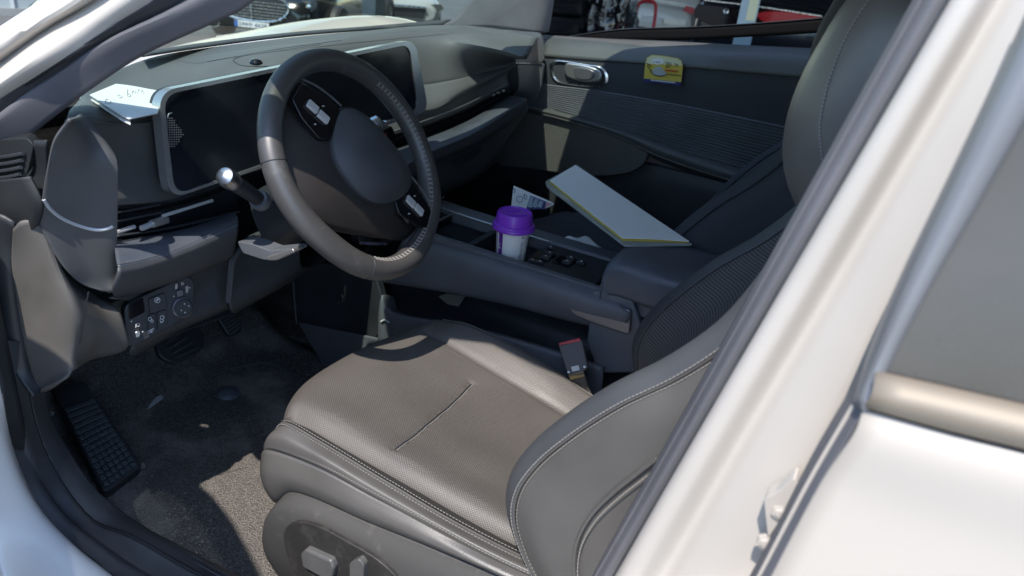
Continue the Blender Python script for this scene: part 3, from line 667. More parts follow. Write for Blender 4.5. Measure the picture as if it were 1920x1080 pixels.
MB().lathe(g0-dG*.012, [(.001, .026), (.012, .025), (.0155, .021), (.0155, -.008), (.012, -.014), (.009, -.05)], 24, axis=dG).build('gear_stalk', M_CHROME, col_)
MB().box(Y(.66, (725, 228))[0], (.016, .01, .006)).build('gear_button', M_CHROME, col_, bevel=.002)
MB().tube([Y(.66, (676, 456))[0], Y(.655, (722, 458))[0]], .003, 8).build('lever_edge', M_CHROME, col_)
MB().prism(rpoly(PL(Y(.68, (690, 445))[0], (0, -1, .3), (672, 440), (700, 432), (745, 445), (722, 462), (676, 458)), .006), V(0, .02, 0)).build('lower_lever', M_PIANO, col_, bevel=.002)
lv = X(.42, (444, 452), (475, 458), (505, 470), (548, 466), (552, 472), (520, 488), (495, 488), (455, 475))
MB().prism(rpoly(lv, .005), V(.03, .0, 0)).build('tilt_lever', M_DASH2, col_, bevel=.004)
MB().prism(rpoly(X(.416, (498, 482), (548, 466), (552, 473), (518, 489), (502, 489)), .003), V(.02, 0, 0)).build('lever_tip', M_SATIN, col_, bevel=.002)

# ================================================================== CENTRE CONSOLE
con = empty('centre_console', (.95, .4, FL), parent=car)
c0 = X(.885, (760, 432), (845, 458), (985, 498), (1100, 533), (1150, 548)); c1 = X(.858, (755, 448), (840, 474), (980, 515), (1100, 553), (1170, 575))
c2 = X(.850, (745, 470), (830, 495), (975, 532), (1100, 568), (1180, 590)); c3 = X(.856, (735, 510), (820, 525), (960, 556), (1090, 592), (1175, 612))
c4 = X(.875, (720, 530), (815, 545), (950, 572), (1080, 606), (1170, 625)); c5 = [p+V(.06, 0, -.01) for p in c4]
MB().loft([[p+V(.01, 0, -.002) for p in c0], c0, c1, c2, c3, c4, c5], 40, 6).build('bridge_side', M_DASH2, con, thick=.005)
# top surface: frame with cup holder well, switch plate and rear cubby left open by building it in strips
zt = lambda y: float(np.interp(y, [-.1, .18, .6, .9], [.652, .650, .655, .67]))
x0, x1 = .878, 1.035
def slab(name, xa, xb, ya, yb, m, zo=0, th=.02, bev=.002, par=None):
    ys_ = np.linspace(ya, yb, 6); P = [V(xa, y, zt(y)+zo) for y in ys_]+[V(xb, y, zt(y)+zo) for y in ys_[::-1]]
    return MB().prism(P, V(0, 0, -th)).build(name, m, par or con, bevel=bev)
slab('switch_plate', .892, 1.02, .262, .412, M_BLACK, .001)
slab('console_rail', .876, .891, .10, .80, M_DASH2, .002, .03)
slab('console_rail', 1.021, 1.06, .10, .80, M_DASH2, .006, .03, .006)
slab('cubby_floor', .892, 1.02, .10, .261, M_BLACK, -.045, .01)
slab('cup_well_floor', .892, 1.02, .413, .66, M_BLACK, -.055, .01)
slab('front_tray', .892, 1.02, .661, .80, M_PIANO, -.004, .02)
slab('well_divider', .892, 1.02, .545, .560, M_BLACK, -.008, .045)
MB().tube([V(1.0205, y, zt(y)+.004) for y in np.linspace(.42, .80, 10)], .0022, 6).build('well_trim', M_SATIN, con)
MB().tube([V(.893, .66, zt(.66)+.001), V(1.019, .66, zt(.66)+.001)], .0025, 6).build('well_trim', M_METALP, con)
MB().tube([V(.9, .505, zt(.5)-.03), V(.905, .51, zt(.5)-.006)], .003, 6).build('cup_grip', M_SATIN, con)
MB().prism([V(1.061, y, zt(y)+.004) for y in np.linspace(.1, .85, 8)]+[V(1.061, .85, .32), V(1.061, .1, .32)], V(.008, 0, 0)).build('bridge_far_side', M_DASH2, con)
# window switches: two recessed bays, each with two rockers
def sq(px, py): return Z(zt(.33)+.002, (px, py))[0]
for bay in (((1010, 470), (1044, 480), (1025, 492), (995, 483)), ((1050, 480), (1085, 489), (1064, 502), (1034, 492))):
    MB().prism(rpoly([sq(*p) for p in bay], .003), V(0, 0, .0012)).build('switch_bay', M_PIANO, con)
for px, py in ((1030, 479), (1023, 486), (1070, 488), (1063, 495), (1089, 496), (1032, 467), (998, 491), (1012, 494)):
    big = 470 < py and px not in (998, 1012)
    MB().box(sq(px, py)+V(0, 0, .004), (.014, .018, .006) if big else (.011, .016, .003)).build('window_switch', M_BLACK, con, bevel=.0015)
    MB().lathe(sq(px, py)+V(0, 0, .0075 if big else .0056), [(.0002, .0004), (.0022, .0003), (.0024, 0)], 8).build('switch_mark', M_PRINTW, con)
MB().tube([Z(.64, (1125, 485))[0], Z(.63, (1140, 495))[0]], .0015, 6).build('cubby_rib', M_SATIN, con)
# armrest
a0 = [V(.865, .222, .69), V(.875, .245, .706), V(.95, .252, .716), V(1.03, .238, .712), V(1.055, .21, .69)]
def arow(dy, dz, s=1.0, x0_=.862, x1_=1.06, z=.722):
    return [V(x0_, dy, z-.05-dz), V(x0_+.006, dy, z-.012), V(x0_+.03, dy, z), V((x0_+x1_)/2, dy, z+.003), V(x1_-.03, dy, z), V(x1_-.004, dy, z-.012), V(x1_, dy, z-.05-dz)]
MB().loft([[p+V(0, -.035, -.085) for p in arow(.235, 0)], [p*V(1, 1, 1)+V(0, .012, -.02) for p in arow(.228, .02)], arow(.222, .02), arow(.15, .02), arow(.0, .02), arow(-.25, .02)], 40, 6).build('armrest', M_SHELF, con, thick=.004)
ab = X(.853, (1052, 553), (1120, 570), (1183, 582), (1180, 628), (1110, 605), (1075, 590))
MB().prism(rpoly(ab, .008), V(.03, 0, 0)).build('armrest_base', M_METALP, con, bevel=.003)
MB().prism(X(.862, (1110, 545), (1185, 560), (1230, 700), (1120, 700), (1100, 640)), V(.10, 0, 0)).build('console_rear_box', M_DASH2, con, bevel=.004)
# lower open tray
t0 = X(.846, (716, 556), (726, 582), (860, 612), (1000, 650), (1130, 692)); t1 = X(.843, (712, 566), (728, 596), (850, 626), (1000, 670), (1130, 712))
MB().loft([[p+V(.05, 0, -.02) for p in t0], [p+V(.006, 0, .002) for p in t0], t0, t1, [p-V(0, 0, .25) for p in t1]], 40, 5).build('lower_tray', M_DASH2, con, thick=.004)
MB().loft([[V(.98, y, .56) for y in (.1, .4, .8)], [V(.97, y, .47) for y in (.1, .4, .8)], [V(.86, y, .44) for y in (.1, .4, .8)]], 20, 4).build('tray_floor', M_BLACK, con, thick=.004)
MB().lathe(X(.90, (1000, 605))[0], [(.03, 0), (.034, .004), (.034, -.03)], 24, axis=(-1, 0, 0)).build('tray_socket', M_BLACK, con)
# front lower panel beside the pedals, with the lighter plastic toe panel and a hook ring
MB().prism(X(.852, (540, 490), (700, 500), (716, 560), (728, 600), (700, 640), (620, 690), (560, 606)), V(.02, 0, 0)).build('tunnel_side', M_BLACK, con, bevel=.003)
tp = X(.842, (558, 604), (700, 634), (760, 648), (740, 720), (608, 690))
MB().prism(tp, V(.008, 0, 0)).build('toe_panel', M_DASH2, con, bevel=.002)
MB().tube(X(.848, (547, 500), (556, 606)), .002, 6).build('panel_seam', M_DASH2, con)
MB().tube(cr(X(.846, *[(636+7*math.cos(t), 560+9*math.sin(t)) for t in np.linspace(-1.2, 1.9, 9)]), 14), .0016, 6).build('hook_ring', M_CHROME, con)
MB().tube(cr(X(.838, (714, 603), (722, 600), (730, 605)), 8), .002, 6).build('tray_clip', M_PRINTW, con)
MB().prism([V(.86, .0, .2), V(.86, .9, .2), V(.86, .9, .44), V(.86, .0, .44)], V(.18, 0, 0)).build('tunnel', M_BLACK, con)

M_LEVER = mat('satin switch plastic', (.10, .098, .095), .33, bump=.1, bscale=900, var=.1, vscale=40)
# ================================================================== SEATS
def make_seat(dx, dy, name, label, full):
    st = empty(name, (.54+dx, .25+dy, FL), label, parent=car)
    O = V(dx, dy, 0)
    MP, ML, MR = (M_PERF, M_LEATH, M_RIBF) if full else (M_FABRICB, M_FABRICB, M_FABRICB)
    # --- cushion insert: cross sections, front to rear (x, z) with station y
    def tilt(x, y): return -max(0, x-.335)*(.070+.10*max(0, min(1, (.5-y)/.35)))
    def sec(y, zt_, sag, fr=1.0):
        # x stations across the insert: slope in from the left bolster, valley, insert edge, middle, right seam, right bolster, outer edge
        kb = float(np.interp(y, [0, .2, .3, .4, .47, .5], [.7, .8, 1, .85, .48, .2]))*(1 if fr == 1.0 else .7)
        pts = [(.308, .003), (.318, -.002), (.331, -.011*fr), (.340, -.007*fr), (.358, .005*fr), (.42, .005-sag*.3), (.53, .003-sag), (.62, .001-sag*.6), (.690, -.001), (.702, -.003*fr), (.716, .010*kb), (.742, .032*kb), (.760, .040*kb), (.772, .034*kb-.003)]
        return [V(x, y, zt_+z+tilt(x, y)) for x, z in pts]
    st_y = [(.50, .566, .0), (.47, .566, .002), (.42, .560, .004), (.35, .552, .008), (.27, .543, .012), (.19, .534, .012), (.10, .528, .01), (.0, .53, .0)]
    rows = []
    fx = [.0, .0, .0, .0, .0, .0, .0, .0, .0, .0, .0, .0]
    def front(y_add, zdrop):
        r = sec(.50, .568-zdrop, 0, .6)
        for p in r:
            u = (p[0]-.308)/(.772-.308); arc = .086*(1-(abs(2*u-1)**2.4 if u < .5 else .58*abs(2*u-1)**3))+.004
            p[1] = .50+arc*y_add
        return r
    rows += [front(.93, .125), front(1.02, .085), front(1.0, .045), front(.80, .014), front(.45, .002)]
    rows += [sec(*s) for s in st_y]
    A = np.array([cr([p+O for p in r], 130) for r in rows]); G = np.stack([cr2(A[:, j], 14) for j in range(130)], 1)
    cs = cr([V(.372, .345, 0), V(.45, .352, 0), V(.55, .362, 0), V(.635, .371, 0)], 30)+O
    for q in G.reshape(-1, 3):      # the stuffing dips along the cross seam and has a few soft creases where it is sat on
        d = np.min(np.hypot(cs[:, 0]-q[0], cs[:, 1]-q[1])); q[2] -= .0050*math.exp(-(d/.006)**2)+.0014*math.exp(-(d/.03)**2)
        if .36 < q[0]-O[0] < .69 and q[1]-O[1] < .5: q[2] += .0012*math.sin(38*q[0]+22*q[1])*math.sin(31*q[1]-9*q[0]+1)
    MB().grid(G).build('seat_cushion', MP, st)
    GF = G.reshape(-1, 3)
    if full: MB().loft([[p+O+V(0, 0, .0012) for p in [sec(*q)[k] for q in st_y]] for k in (0, 1, 2)], 60, 4).build('bolster_inner', M_PERFD, st)
    def topz(x, y): return GF[np.argmin((GF[:, 0]-x)**2+(GF[:, 1]-y)**2), 2]
    # left bolster, leather, three bands separated by stitched seams
    l2 = [V(.313, .516, .540), V(.3055, .492, .570), V(.305, .43, .5665), V(.305, .315, .5505), V(.305, .195, .536), V(.307, .10, .530), V(.31, 0, .532)]
    l1 = [V(.292, .520, .512), V(.285, .504, .532), V(.281, .408, .5475), V(.281, .317, .5425), V(.282, .232, .5365), V(.284, .139, .528), V(.29, 0, .525)]
    lb = [a*.5+b_*.5+V(-.008, .002, .006) for a, b_ in zip(l2, l1)]
    l0 = [V(.290, .500, .440), V(.280, .487, .458), V(.276, .455, .494), V(.275, .312, .509), V(.276, .227, .516), V(.280, .105, .522), V(.29, 0, .522)]
    lc = [a*.5+b_*.5+V(-.007, .004, 0) for a, b_ in zip(l1, l0)]
    fA = [V(.316, .522, .53), V(.31, .53, .50), V(.31, .525, .45)]
    MB().loft([[p+O for p in r] for r in (l2, lb, l1)], 60, 6).build('bolster_top', ML, st, thick=.004)
    MB().loft([[p+O for p in r] for r in (l1, lc, l0, [p+V(.012, -.004, -.012) for p in l0])], 60, 6).build('bolster_side', ML, st, thick=.004)
    # leather front nose closing the left corner
    MB().loft([[p+O for p in r] for r in ([V(.3055, .492, .569), V(.285, .504, .532), V(.282, .500, .49), V(.29, .492, .445)], [V(.313, .511, .548), V(.296, .520, .520), V(.292, .518, .485), V(.30, .505, .44)], [V(.335, .527, .530), V(.325, .532, .51), V(.320, .530, .48), V(.325, .520, .435)])], 20, 6).build('bolster_nose', ML, st, thick=.004)
    # right bolster outside
    r0 = [rows[2][-1], rows[3][-1], rows[4][-1]]+[sec(*q)[-1] for q in st_y]
    r1 = [p+V(.016, 0, -.03) for p in r0]; r2 = [p+V(.014, 0, -.13) for p in r0]
    MB().loft([[p+O for p in r] for r in (r0, r1, r2)], 40, 5).build('bolster_side', ML, st, thick=.004)
    if full:
        for P, off in ((l2, V(0, 0, .0010)), (r0[2:], V(-.001, 0, .0022))):
            MB().tube(cr([p+O+off for p in P], 60), .0022, 6).build('piping', ML, st)
        stitch([p+O+V(.0045, 0, .0028) for p in l2], 110, 1, .00055, M_STITCH, 'stitching', st)
        stitch([p+O+V(-.0045, 0, .0018) for p in l2], 110, 1, .00055, M_STITCH, 'stitching', st)
        MB().tube(cr([p+O+V(-.0015, 0, 0) for p in l1], 60), .0016, 6).build('piping', M_BLACK, st)
        stitch([p+O+V(.001, 0, .0052) for p in l1], 110, 1, .00055, M_STITCH, 'stitching', st)
        MB().tube(cr([p+O+V(-.002, 0, .003) for p in l0], 60), .003, 6).build('piping', ML, st)
        stitch([p+O+V(-.0045, 0, .007) for p in l0], 100, 1, .0005, M_DSTITCH, 'stitching', st)
        # cross seam of the cushion
        MB().tube([V(p[0], p[1], topz(p[0], p[1])+.0012) for p in cs], .0016, 6).build('cross_seam', M_BLACK, st)
        MB().tube([V(p[0], p[1]-.0032, topz(p[0], p[1])+.0018) for p in cs], .0008, 5).build('seam_thread', M_STITCH, st)
    # --- seat base side plastic with controls
    b0 = [p+V(.002, -.004, -.006) for p in l0]
    b1 = [V(.268, .502, .40), V(.262, .492, .425), V(.258, .46, .462), V(.256, .312, .472), V(.258, .227, .476), V(.262, .105, .48), V(.27, 0, .48)]
    b2 = [V(.270, .505, .35), V(.262, .492, .36), V(.257, .45, .38), V(.256, .312, .38), V(.257, .227, .38), V(.260, .105, .38), V(.27, 0, .38)]
    b3 = [V(.285, .490, .29), V(.282, .478, .285), V(.280, .45, .28), V(.28, .312, .28), V(.28, .227, .28), V(.28, .105, .28), V(.28, 0, .28)]
    MB().loft([[p+O for p in r] for r in (b0, b1, b2, b3)], 50, 7).build('base_cover', M_TRAYP, st, thick=.004)
    MB().loft([[p+O for p in r] for r in ([V(.268, .502, .40), V(.270, .505, .35), V(.285, .49, .29)], [V(.31, .52, .40), V(.31, .52, .35), V(.31, .50, .29)], [V(.54, .53, .43), V(.54, .52, .37), V(.54, .50, .29)], [V(.77, .50, .43), V(.77, .50, .37), V(.77, .48, .29)])], 14, 6).build('base_front', M_BLACK, st, thick=.004)
    if full:
        ins = X(.2495, (532, 1000), (550, 980), (590, 985), (640, 1010), (720, 1060), (760, 1110), (640, 1120), (570, 1095), (545, 1060))
        MB().prism(cr(ins, 40, True), V(.006, 0, 0)).build('control_recess', mat('dark control plate', (.030, .028, .026), .45, bump=.2, bscale=900, kind='worn', wear=(.07, .065, .06), ws=25, wt=.5, wa=.6), st, bevel=.001)
        s1 = X(.240, (562, 1040), (572, 1030), (620, 1052), (626, 1066), (622, 1085), (606, 1086), (566, 1064))
        MB().prism(rpoly(s1, .004), V(.022, 0, 0)).build('adjust_switch', M_LEVER, st, bevel=.0035)
        s2 = X(.240, (655, 1056), (672, 1048), (682, 1060), (680, 1110), (655, 1110))
        MB().prism(rpoly(s2, .004), V(.022, 0, 0)).build('recline_switch', M_LEVER, st, bevel=.0035)
        MB().lathe(X(.2398, (588, 1065))[0], [(.0012, -.0004), (.0022, -.0004)], 10, axis=(1, 0, 0)).build('switch_mark', M_PRINTW, st)
    # --- backrest: rows by height
    bz = [.50, .56, .606, .647, .695, .747, .807, .863, .92, .98, 1.02]
    yL = [.06, .105, .124, .123, .104, .071, .024, -.03, -.072, -.098, -.11]
    rows = []
    for z, y in zip(bz, yL):
        dep = .055 if z > .55 else .04
        rows.append([V(.325, y-.004, z), V(.348, y-.020, z), V(.385, y-dep, z), V(.46, y-dep-.016, z), V(.54, y-dep-.02, z), V(.62, y-dep-.016, z), V(.695, y-dep+.002, z), V(.735, y-.016, z), V(.755, y-.002, z)])
    MB().loft([[p+O for p in r] for r in rows], 44, 5).build('backrest', MR, st, thick=.006)
    for s_ in (0, 1):
        mx = (lambda x: x) if s_ == 0 else (lambda x: 1.08-x)
        A = [V(mx(.332), y-.008, z) for z, y in zip(bz, yL)]
        B = [V(mx(.312), y+.006, z) for z, y in zip(bz, yL)]
        C_ = [V(mx(.299), y+.001, z) for z, y in zip(bz, yL)]
        E_ = [V(mx(.288), y-.013, z-.002) for z, y in zip(bz, yL)]
        G_ = [V(mx(.276), y-.075, z-.005) for z, y in zip(bz, yL)]
        H_ = [V(mx(.280), y-.16, z-.02) for z, y in zip(bz, yL)]
        I_ = [V(mx(.31), y-.21, z-.03) for z, y in zip(bz, yL)]
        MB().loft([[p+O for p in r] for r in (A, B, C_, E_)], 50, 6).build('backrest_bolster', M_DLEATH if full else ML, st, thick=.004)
        MB().loft([[p+O for p in r] for r in (E_, [p*.5+q*.5+V(-.004 if s_ == 0 else .004, 0, 0) for p, q in zip(E_, G_)], G_, H_, I_)], 50, 6).build('backrest_side', ML, st, thick=.004)
        if full:
            sg = -1 if s_ == 0 else 1
            MB().tube(cr([p+O+V(sg*.001, .001, 0) for p in E_], 60), .0016, 6).build('piping', ML, st)
            stitch([p+O+V(sg*.0020, .0045, 0) for p in E_], 120, 1, .0008, M_STITCH, 'stitching', st)
            stitch([p+O+V(sg*.0022, -.0035, 0) for p in E_], 120, 1, .0006, M_STITCH, 'stitching', st)
            if s_ == 0:
                q = X(.270, (1230, 862), (1190, 893), (1150, 925), (1110, 965), (1084, 1010), (1076, 1050), (1078, 1085), (1090, 1130))
                q = [p+V(.002, 0, 0) for p in q]
                MB().tube(cr(q, 40), .0026, 6).build('piping', ML, st)
                stitch([p+V(-.003, -.006, -.004) for p in q], 46, 1, .0009, M_STITCH, 'stitching', st)
    # backrest rear shell
    MB().loft([[V(.31, y-.21, z-.03)+O, V(.54, y-.24, z-.03)+O, V(.77, y-.21, z-.03)+O] for z, y in zip(bz, yL)], 16, 4).build('back_shell', M_BLACK, st, thick=.004)
    # headrest / shoulder block: silhouette profile in (y, z), swept across x with rounded ends
    prof = [(-.10, .985), (-.082, 1.005), (-.066, 1.03), (-.056, 1.06), (-.053, 1.10), (-.058, 1.14), (-.066, 1.17), (-.080, 1.21), (-.105, 1.25), (-.15, 1.275), (-.20, 1.26), (-.22, 1.2), (-.22, 1.10), (-.20, 1.0), (-.15, .975)]
    cy, cz = -.135, 1.12; rows = []
    for t in np.linspace(-1, 1, 15):
        sc = (1-abs(t)**5*.45); x = .555+.150*math.copysign(abs(t)**.85, t)
        rows.append([V(x, cy+(y-cy)*sc-.02*abs(t)**3, cz+(z-cz)*sc)+O for y, z in prof])
    G = np.array([cr(r, 50, True) for r in rows])
    hd = MB().grid(G, True); n_ = len(G[0]); base = hd.n-len(G)*n_
    hd.f.append(tuple(base+i for i in range(n_))); hd.f.append(tuple(base+(len(G)-1)*n_+i for i in range(n_)))
    hd.build('headrest', ML, st)
    if full:
        hq = Skin(hd)(.0008, *dense(((1541, 300), (1537, 240), (1548, 175), (1568, 112), (1590, 62), (1615, 20), (1640, -15)), 60))
        if len(hq) > 20: stitch(hq, 42, 1, .0008, M_STITCH, 'stitching', st); MB().tube(hq, .0006, 5).build('seam', M_DSTITCH, st)
    return st
seat = make_seat(0, 0, 'driver_seat', None, True)
pseat = make_seat(.79, .085, 'passenger_seat', None, False)
# buckle
bk = empty('seat_belt_buckle', (.80, .25, .5), parent=car)
n0 = V(-.75, -.1, .6); n0 /= np.linalg.norm(n0); c_b = X(.79, (1075, 672))[0]
def BK(*p): return PL(c_b, n0, *p)
MB().prism(rpoly(BK((1046, 645), (1092, 637), (1103, 690), (1090, 700), (1064, 702)), .003), -n0*.018).build('buckle_body', mat('dark buckle plastic', (.060, .055, .055), .45, bump=.2, bscale=700), bk, bevel=.003)
MB().prism(BK((1047, 643), (1087, 633), (1090, 641), (1048, 651)), -n0*.016+V(0, 0, .001)).build('release_button', M_RED, bk, bevel=.0015)
MB().prism([p+n0*.0015 for p in BK((1071, 688), (1085, 685), (1087, 694), (1073, 697))], -n0*.002).build('buckle_sticker', M_PRINTW, bk)
for p in ((1066, 698), (1096, 688)): MB().lathe(BK(p)[0]+n0*.0005, [(.0004, .001), (.002, .0008), (.0024, 0)], 10, axis=n0).build('rivet', M_SATIN, bk)
w0, w1, w2 = BK((1066, 703), (1095, 698)), X(.782, (1084, 735), (1106, 730)), X(.778, (1105, 775), (1122, 760))
MB().loft([w0, w1, w2], 8, 6).build('buckle_strap', M_WEB, bk, thick=.003)
MB().prism([p+n0*.001 for p in BK((1066, 703), (1094, 697), (1096, 706), (1070, 712))], -n0*.004).build('strap_tag', mat('ochre tag', (.33, .22, .07), .7), bk)

# ================================================================== PASSENGER DOOR
pd = empty('passenger_door', (1.75, .45, .6), parent=car)
XP = 1.70
r0 = X(1.775, (1018, 66), (1110, 72), (1250, 78), (1400, 86), (1620, 96)); r1 = X(1.72, (1018, 84), (1120, 90), (1250, 97), (1400, 106), (1620, 120))
r2 = X(1.695, (1012, 104), (1120, 112), (1250, 122), (1400, 135), (1620, 155)); r3 = X(1.69, (1002, 165), (1120, 180), (1250, 205), (1400, 225), (1620, 250))
r4 = X(1.70, (985, 200), (1100, 232), (1215, 262), (1380, 305), (1620, 370))
MB().loft([r0, [p+V(0, 0, .004) for p in r1], r2, r3, r4], 50, 6).build('door_card', M_FABRICB, pd, thick=.005)
MB().loft([[p+V(-.002, 0, .002) for p in r0], [p+V(-.003, 0, .008) for p in r1], [p+V(-.006, 0, 0) for p in r2]], 40, 5).build('door_top_pad', M_DOORT, pd, thick=.003)
b = MB()
for k in range(17):
    t = k/16
    a = [np.array(p)*(1-t)+np.array(q)*t for p, q in zip(((1004, 158), (1120, 172), (1260, 196), (1560, 258)), ((985, 200), (1100, 238), (1215, 268), (1500, 352)))]
    b.tube(cr(X(1.689, *[tuple(p) for p in a]), 20), .0036, 5)
b.build('door_ribs', M_DASH2, pd, kind='stuff')
# arm rest and grille pocket
ar0 = X(1.68, (985, 196), (1045, 208), (1110, 226), (1175, 245), (1230, 266), (1300, 290), (1400, 322)); ar1 = X(1.655, (983, 200), (1043, 214), (1107, 232), (1170, 252), (1228, 276), (1300, 302), (1400, 336))
ar2 = X(1.66, (980, 206), (1040, 219), (1103, 237), (1166, 258), (1222, 286), (1296, 314), (1400, 346)); ar3 = X(1.70, (980, 215), (1040, 226), (1100, 243), (1163, 265), (1218, 294), (1290, 322), (1400, 352))
MB().loft([ar0, ar1, ar2, ar3], 44, 6).build('armrest', M_DOORT, pd, thick=.004)
MB().tube(cr([p+V(-.002, 0, -.001) for p in ar2], 40), .0013, 6).build('armrest_edge', M_SATIN, pd)
gr = X(1.672, (980, 207), (1045, 219), (1103, 237), (1163, 257), (1210, 278), (1216, 290), (1208, 306), (1185, 322), (1140, 330), (1060, 326), (1000, 318), (930, 305), (950, 250))
MB().prism(cr(gr, 60, True), V(.02, 0, 0)).build('speaker_grille', M_GRILLE, pd, bevel=.004)
MB().loft([X(1.72, (980, 240), (1200, 300), (1400, 350), (1620, 420)), X(1.71, (930, 300), (1150, 330), (1400, 380), (1620, 450)), X(1.70, (900, 480), (1150, 480), (1400, 520), (1620, 560))], 30, 5).build('door_lower', M_BLACK, pd, thick=.005)
MB().tube(cr(X(1.692, (1216, 292), (1290, 310), (1376, 330)), 20), .001, 6).build('panel_seam', M_SATIN, pd)
# handle
ho = X(1.686, (1032, 116), (1044, 113), (1100, 121), (1130, 127), (1140, 142), (1138, 156), (1126, 162), (1060, 158), (1040, 152), (1032, 138))
hoc = cr(ho, 48, True); hm = hoc.mean(0)
MB().grid([hoc+V(.012, 0, 0), hoc, hoc*.93+hm*.07+V(-.002, 0, 0), hoc*.88+hm*.12+V(.003, 0, 0), hoc*.75+hm*.25+V(.014, 0, 0), hoc*.02+hm*.98+V(.016, 0, 0)], True).build('handle_bezel', M_CHROME, pd)
hp = X(1.676, (1060, 119), (1074, 119), (1110, 126), (1124, 133), (1128, 143), (1122, 153), (1078, 150), (1060, 140))
MB().prism(cr(hp, 30, True), V(.010, 0, 0)).build('handle_lever', M_SATIN, pd, bevel=.004)
MB().prism(cr(X(1.673, (1076, 128), (1110, 132), (1116, 140), (1110, 148), (1080, 146)), 24, True), V(.006, 0, 0)).build('handle_cup', M_METALP, pd, bevel=.002)
# lowered window glass with its dark upper edge, outer skin
gt = X(1.79, (1095, 76), (1250, 73), (1420, 66), (1640, 54)); gl = X(1.79, (1095, 78), (1250, 92), (1420, 100), (1640, 112)); ge = X(1.79, (1060, 70), (1160, 56), (1300, 51), (1420, 44), (1640, 26))
MB().loft([[p-V(0, 0, .001) for p in gt], gl], 30, 3).build('window_glass', G_DARK, pd)
gt2 = X(1.787, (1060, 78), (1160, 76), (1300, 74), (1420, 68), (1640, 56))
MB().loft([ge, gt2], 30, 3).build('window_edge', mat('matt glass edge band', (.006, .006, .007), .85, spec=.08), pd, thick=.006)
MB().tube(cr([p+V(-.002, 0, .001) for p in ge], 30), .0012, 6).build('window_lip', M_BLACK, pd)
MB().loft([[p+V(.03, 0, -.02) for p in gl], [p+V(.07, 0, -.08) for p in gl], [V(p[0]+.08, p[1], .2) for p in gl]], 20, 3).build('door_skin', M_WHITE, pd, thick=.003)

# ================================================================== FAR A PILLAR, WINDSCREEN, ROOF, BONNET
rail_L = [V(.13, 1.0, .90), V(.205, .80, 1.0), V(.345, .40, 1.29), V(.30, .26, 1.36), V(.305, .15, 1.375), V(.300, .02, 1.315), V(.298, -.08, 1.290), V(.295, -.6, 1.26)]
rail_R = [V(1.88-p[0], p[1], p[2]) for p in rail_L]
fp = empty('far_pillar', rail_R[1], parent=car)
fa = X(1.66, (840, 52), (870, 38), (900, 0), (940, -60)); fb = X(1.68, (1012, 62), (1018, 30), (1022, 0), (1030, -60))
MB().loft([[p+V(-.01, .03, 0) for p in fa], [a*.5+c*.5+V(-.015, 0, .01) for a, c in zip(fa, fb)], fb, [p+V(.06, -.0, 0) for p in fb]], 20, 6).build('pillar_trim', M_TRIM, fp, thick=.006)
MB().prism([V(.06, .835, .19), V(.06, 1.36, .19), V(.06, 1.36, .93), V(.06, 1.0, .93), V(.06, .835, .80)], V(.085, 0, 0)).build('hinge_pillar', M_DEEP, car, bevel=.01)
def arc(y0, z, crown, zc, n=13):
    return [V(.30+1.28*t, y0+crown*(1-(2*t-1)**2), z+zc*(1-(2*t-1)**2)) for t in np.linspace(0, 1, n)]
w_hi = [V(.335, .575, 1.145), V(.35, .655, 1.225), V(.45, .70, 1.295), V(.62, .71, 1.335), V(.94, .70, 1.365), V(1.26, .665, 1.35), V(1.42, .62, 1.33), V(1.52, .56, 1.30), V(1.58, .47, 1.25)]; w_lo = [V(.14+1.60*t, .98+.20*(1-(2*t-1)**2), .960) for t in np.linspace(0, 1, 13)]
w_mid = [a*.5+b_*.5+V(0, .015, .030) for a, b_ in zip(cr(w_lo, 25), cr(w_hi, 25))]
MB().loft([w_lo, w_mid, w_hi], 30, 8).build('windscreen', G_WIND, car)
roof = empty('roof', (.94, -.3, 1.4), parent=car)
MB().loft([w_hi, arc(.25, 1.365, .06, .05), arc(.0, 1.315, .0, .06), arc(-.5, 1.30, 0, .08), arc(-1.2, 1.24, 0, .07)], 30, 6).build('roof_skin', M_WHITE, roof, thick=.02)
for P in (rail_L, rail_R):
    MB().tube(cr(P[2:], 30), .027, 10, flat=1.2).build('roof_rail', M_WHITEIN, roof)
rl = rail_L[2:]
h0 = Z(.985, (250, 108), (380, 84), (550, 62), (690, 50), (800, 46), (850, 46)); h1 = Z(.988, (262, 92), (380, 72), (550, 54), (690, 44), (800, 40), (850, 38))
h0 = [V(.16, 1.10, .93), V(.45, 1.17, .90), V(.94, 1.20, .875), V(1.45, 1.17, .93), V(1.74, 1.10, .948)]
def hood_row(y, zc, ze, xe): return [V(xe, y-.05, ze-.04), V(xe+.10, y-.03, ze-.002), V(.34, y-.01, zc), V(.60, y, zc-.115), V(.94, y+.03, zc-.145), V(1.28, y, zc-.078), V(1.56, y-.01, zc-.012), V(1.78-xe, y-.03, ze-.002), V(1.88-xe, y-.05, ze-.04)]
h0 = [p-V(0, 0, .03) for p in h0]
hood = empty('bonnet', (.94, 1.7, .9), parent=car)
MB().loft([hood_row(1.07, .955, .930, .10), hood_row(1.17, .970, .950, .08), hood_row(1.33, .984, .966, .06), hood_row(1.55, .948, .925, .05), hood_row(1.85, .868, .85, .06), hood_row(2.15, .78, .75, .10), hood_row(2.35, .70, .64, .16)], 40, 6).build('bonnet_skin', M_WHITE, hood, thick=.004)
MB().loft([hood_row(2.36, .715, .655, .16), hood_row(2.42, .5, .5, .12), hood_row(2.40, .2, .2, .10)], 30, 5).build('front_bumper', M_WHITE, hood, thick=.004)
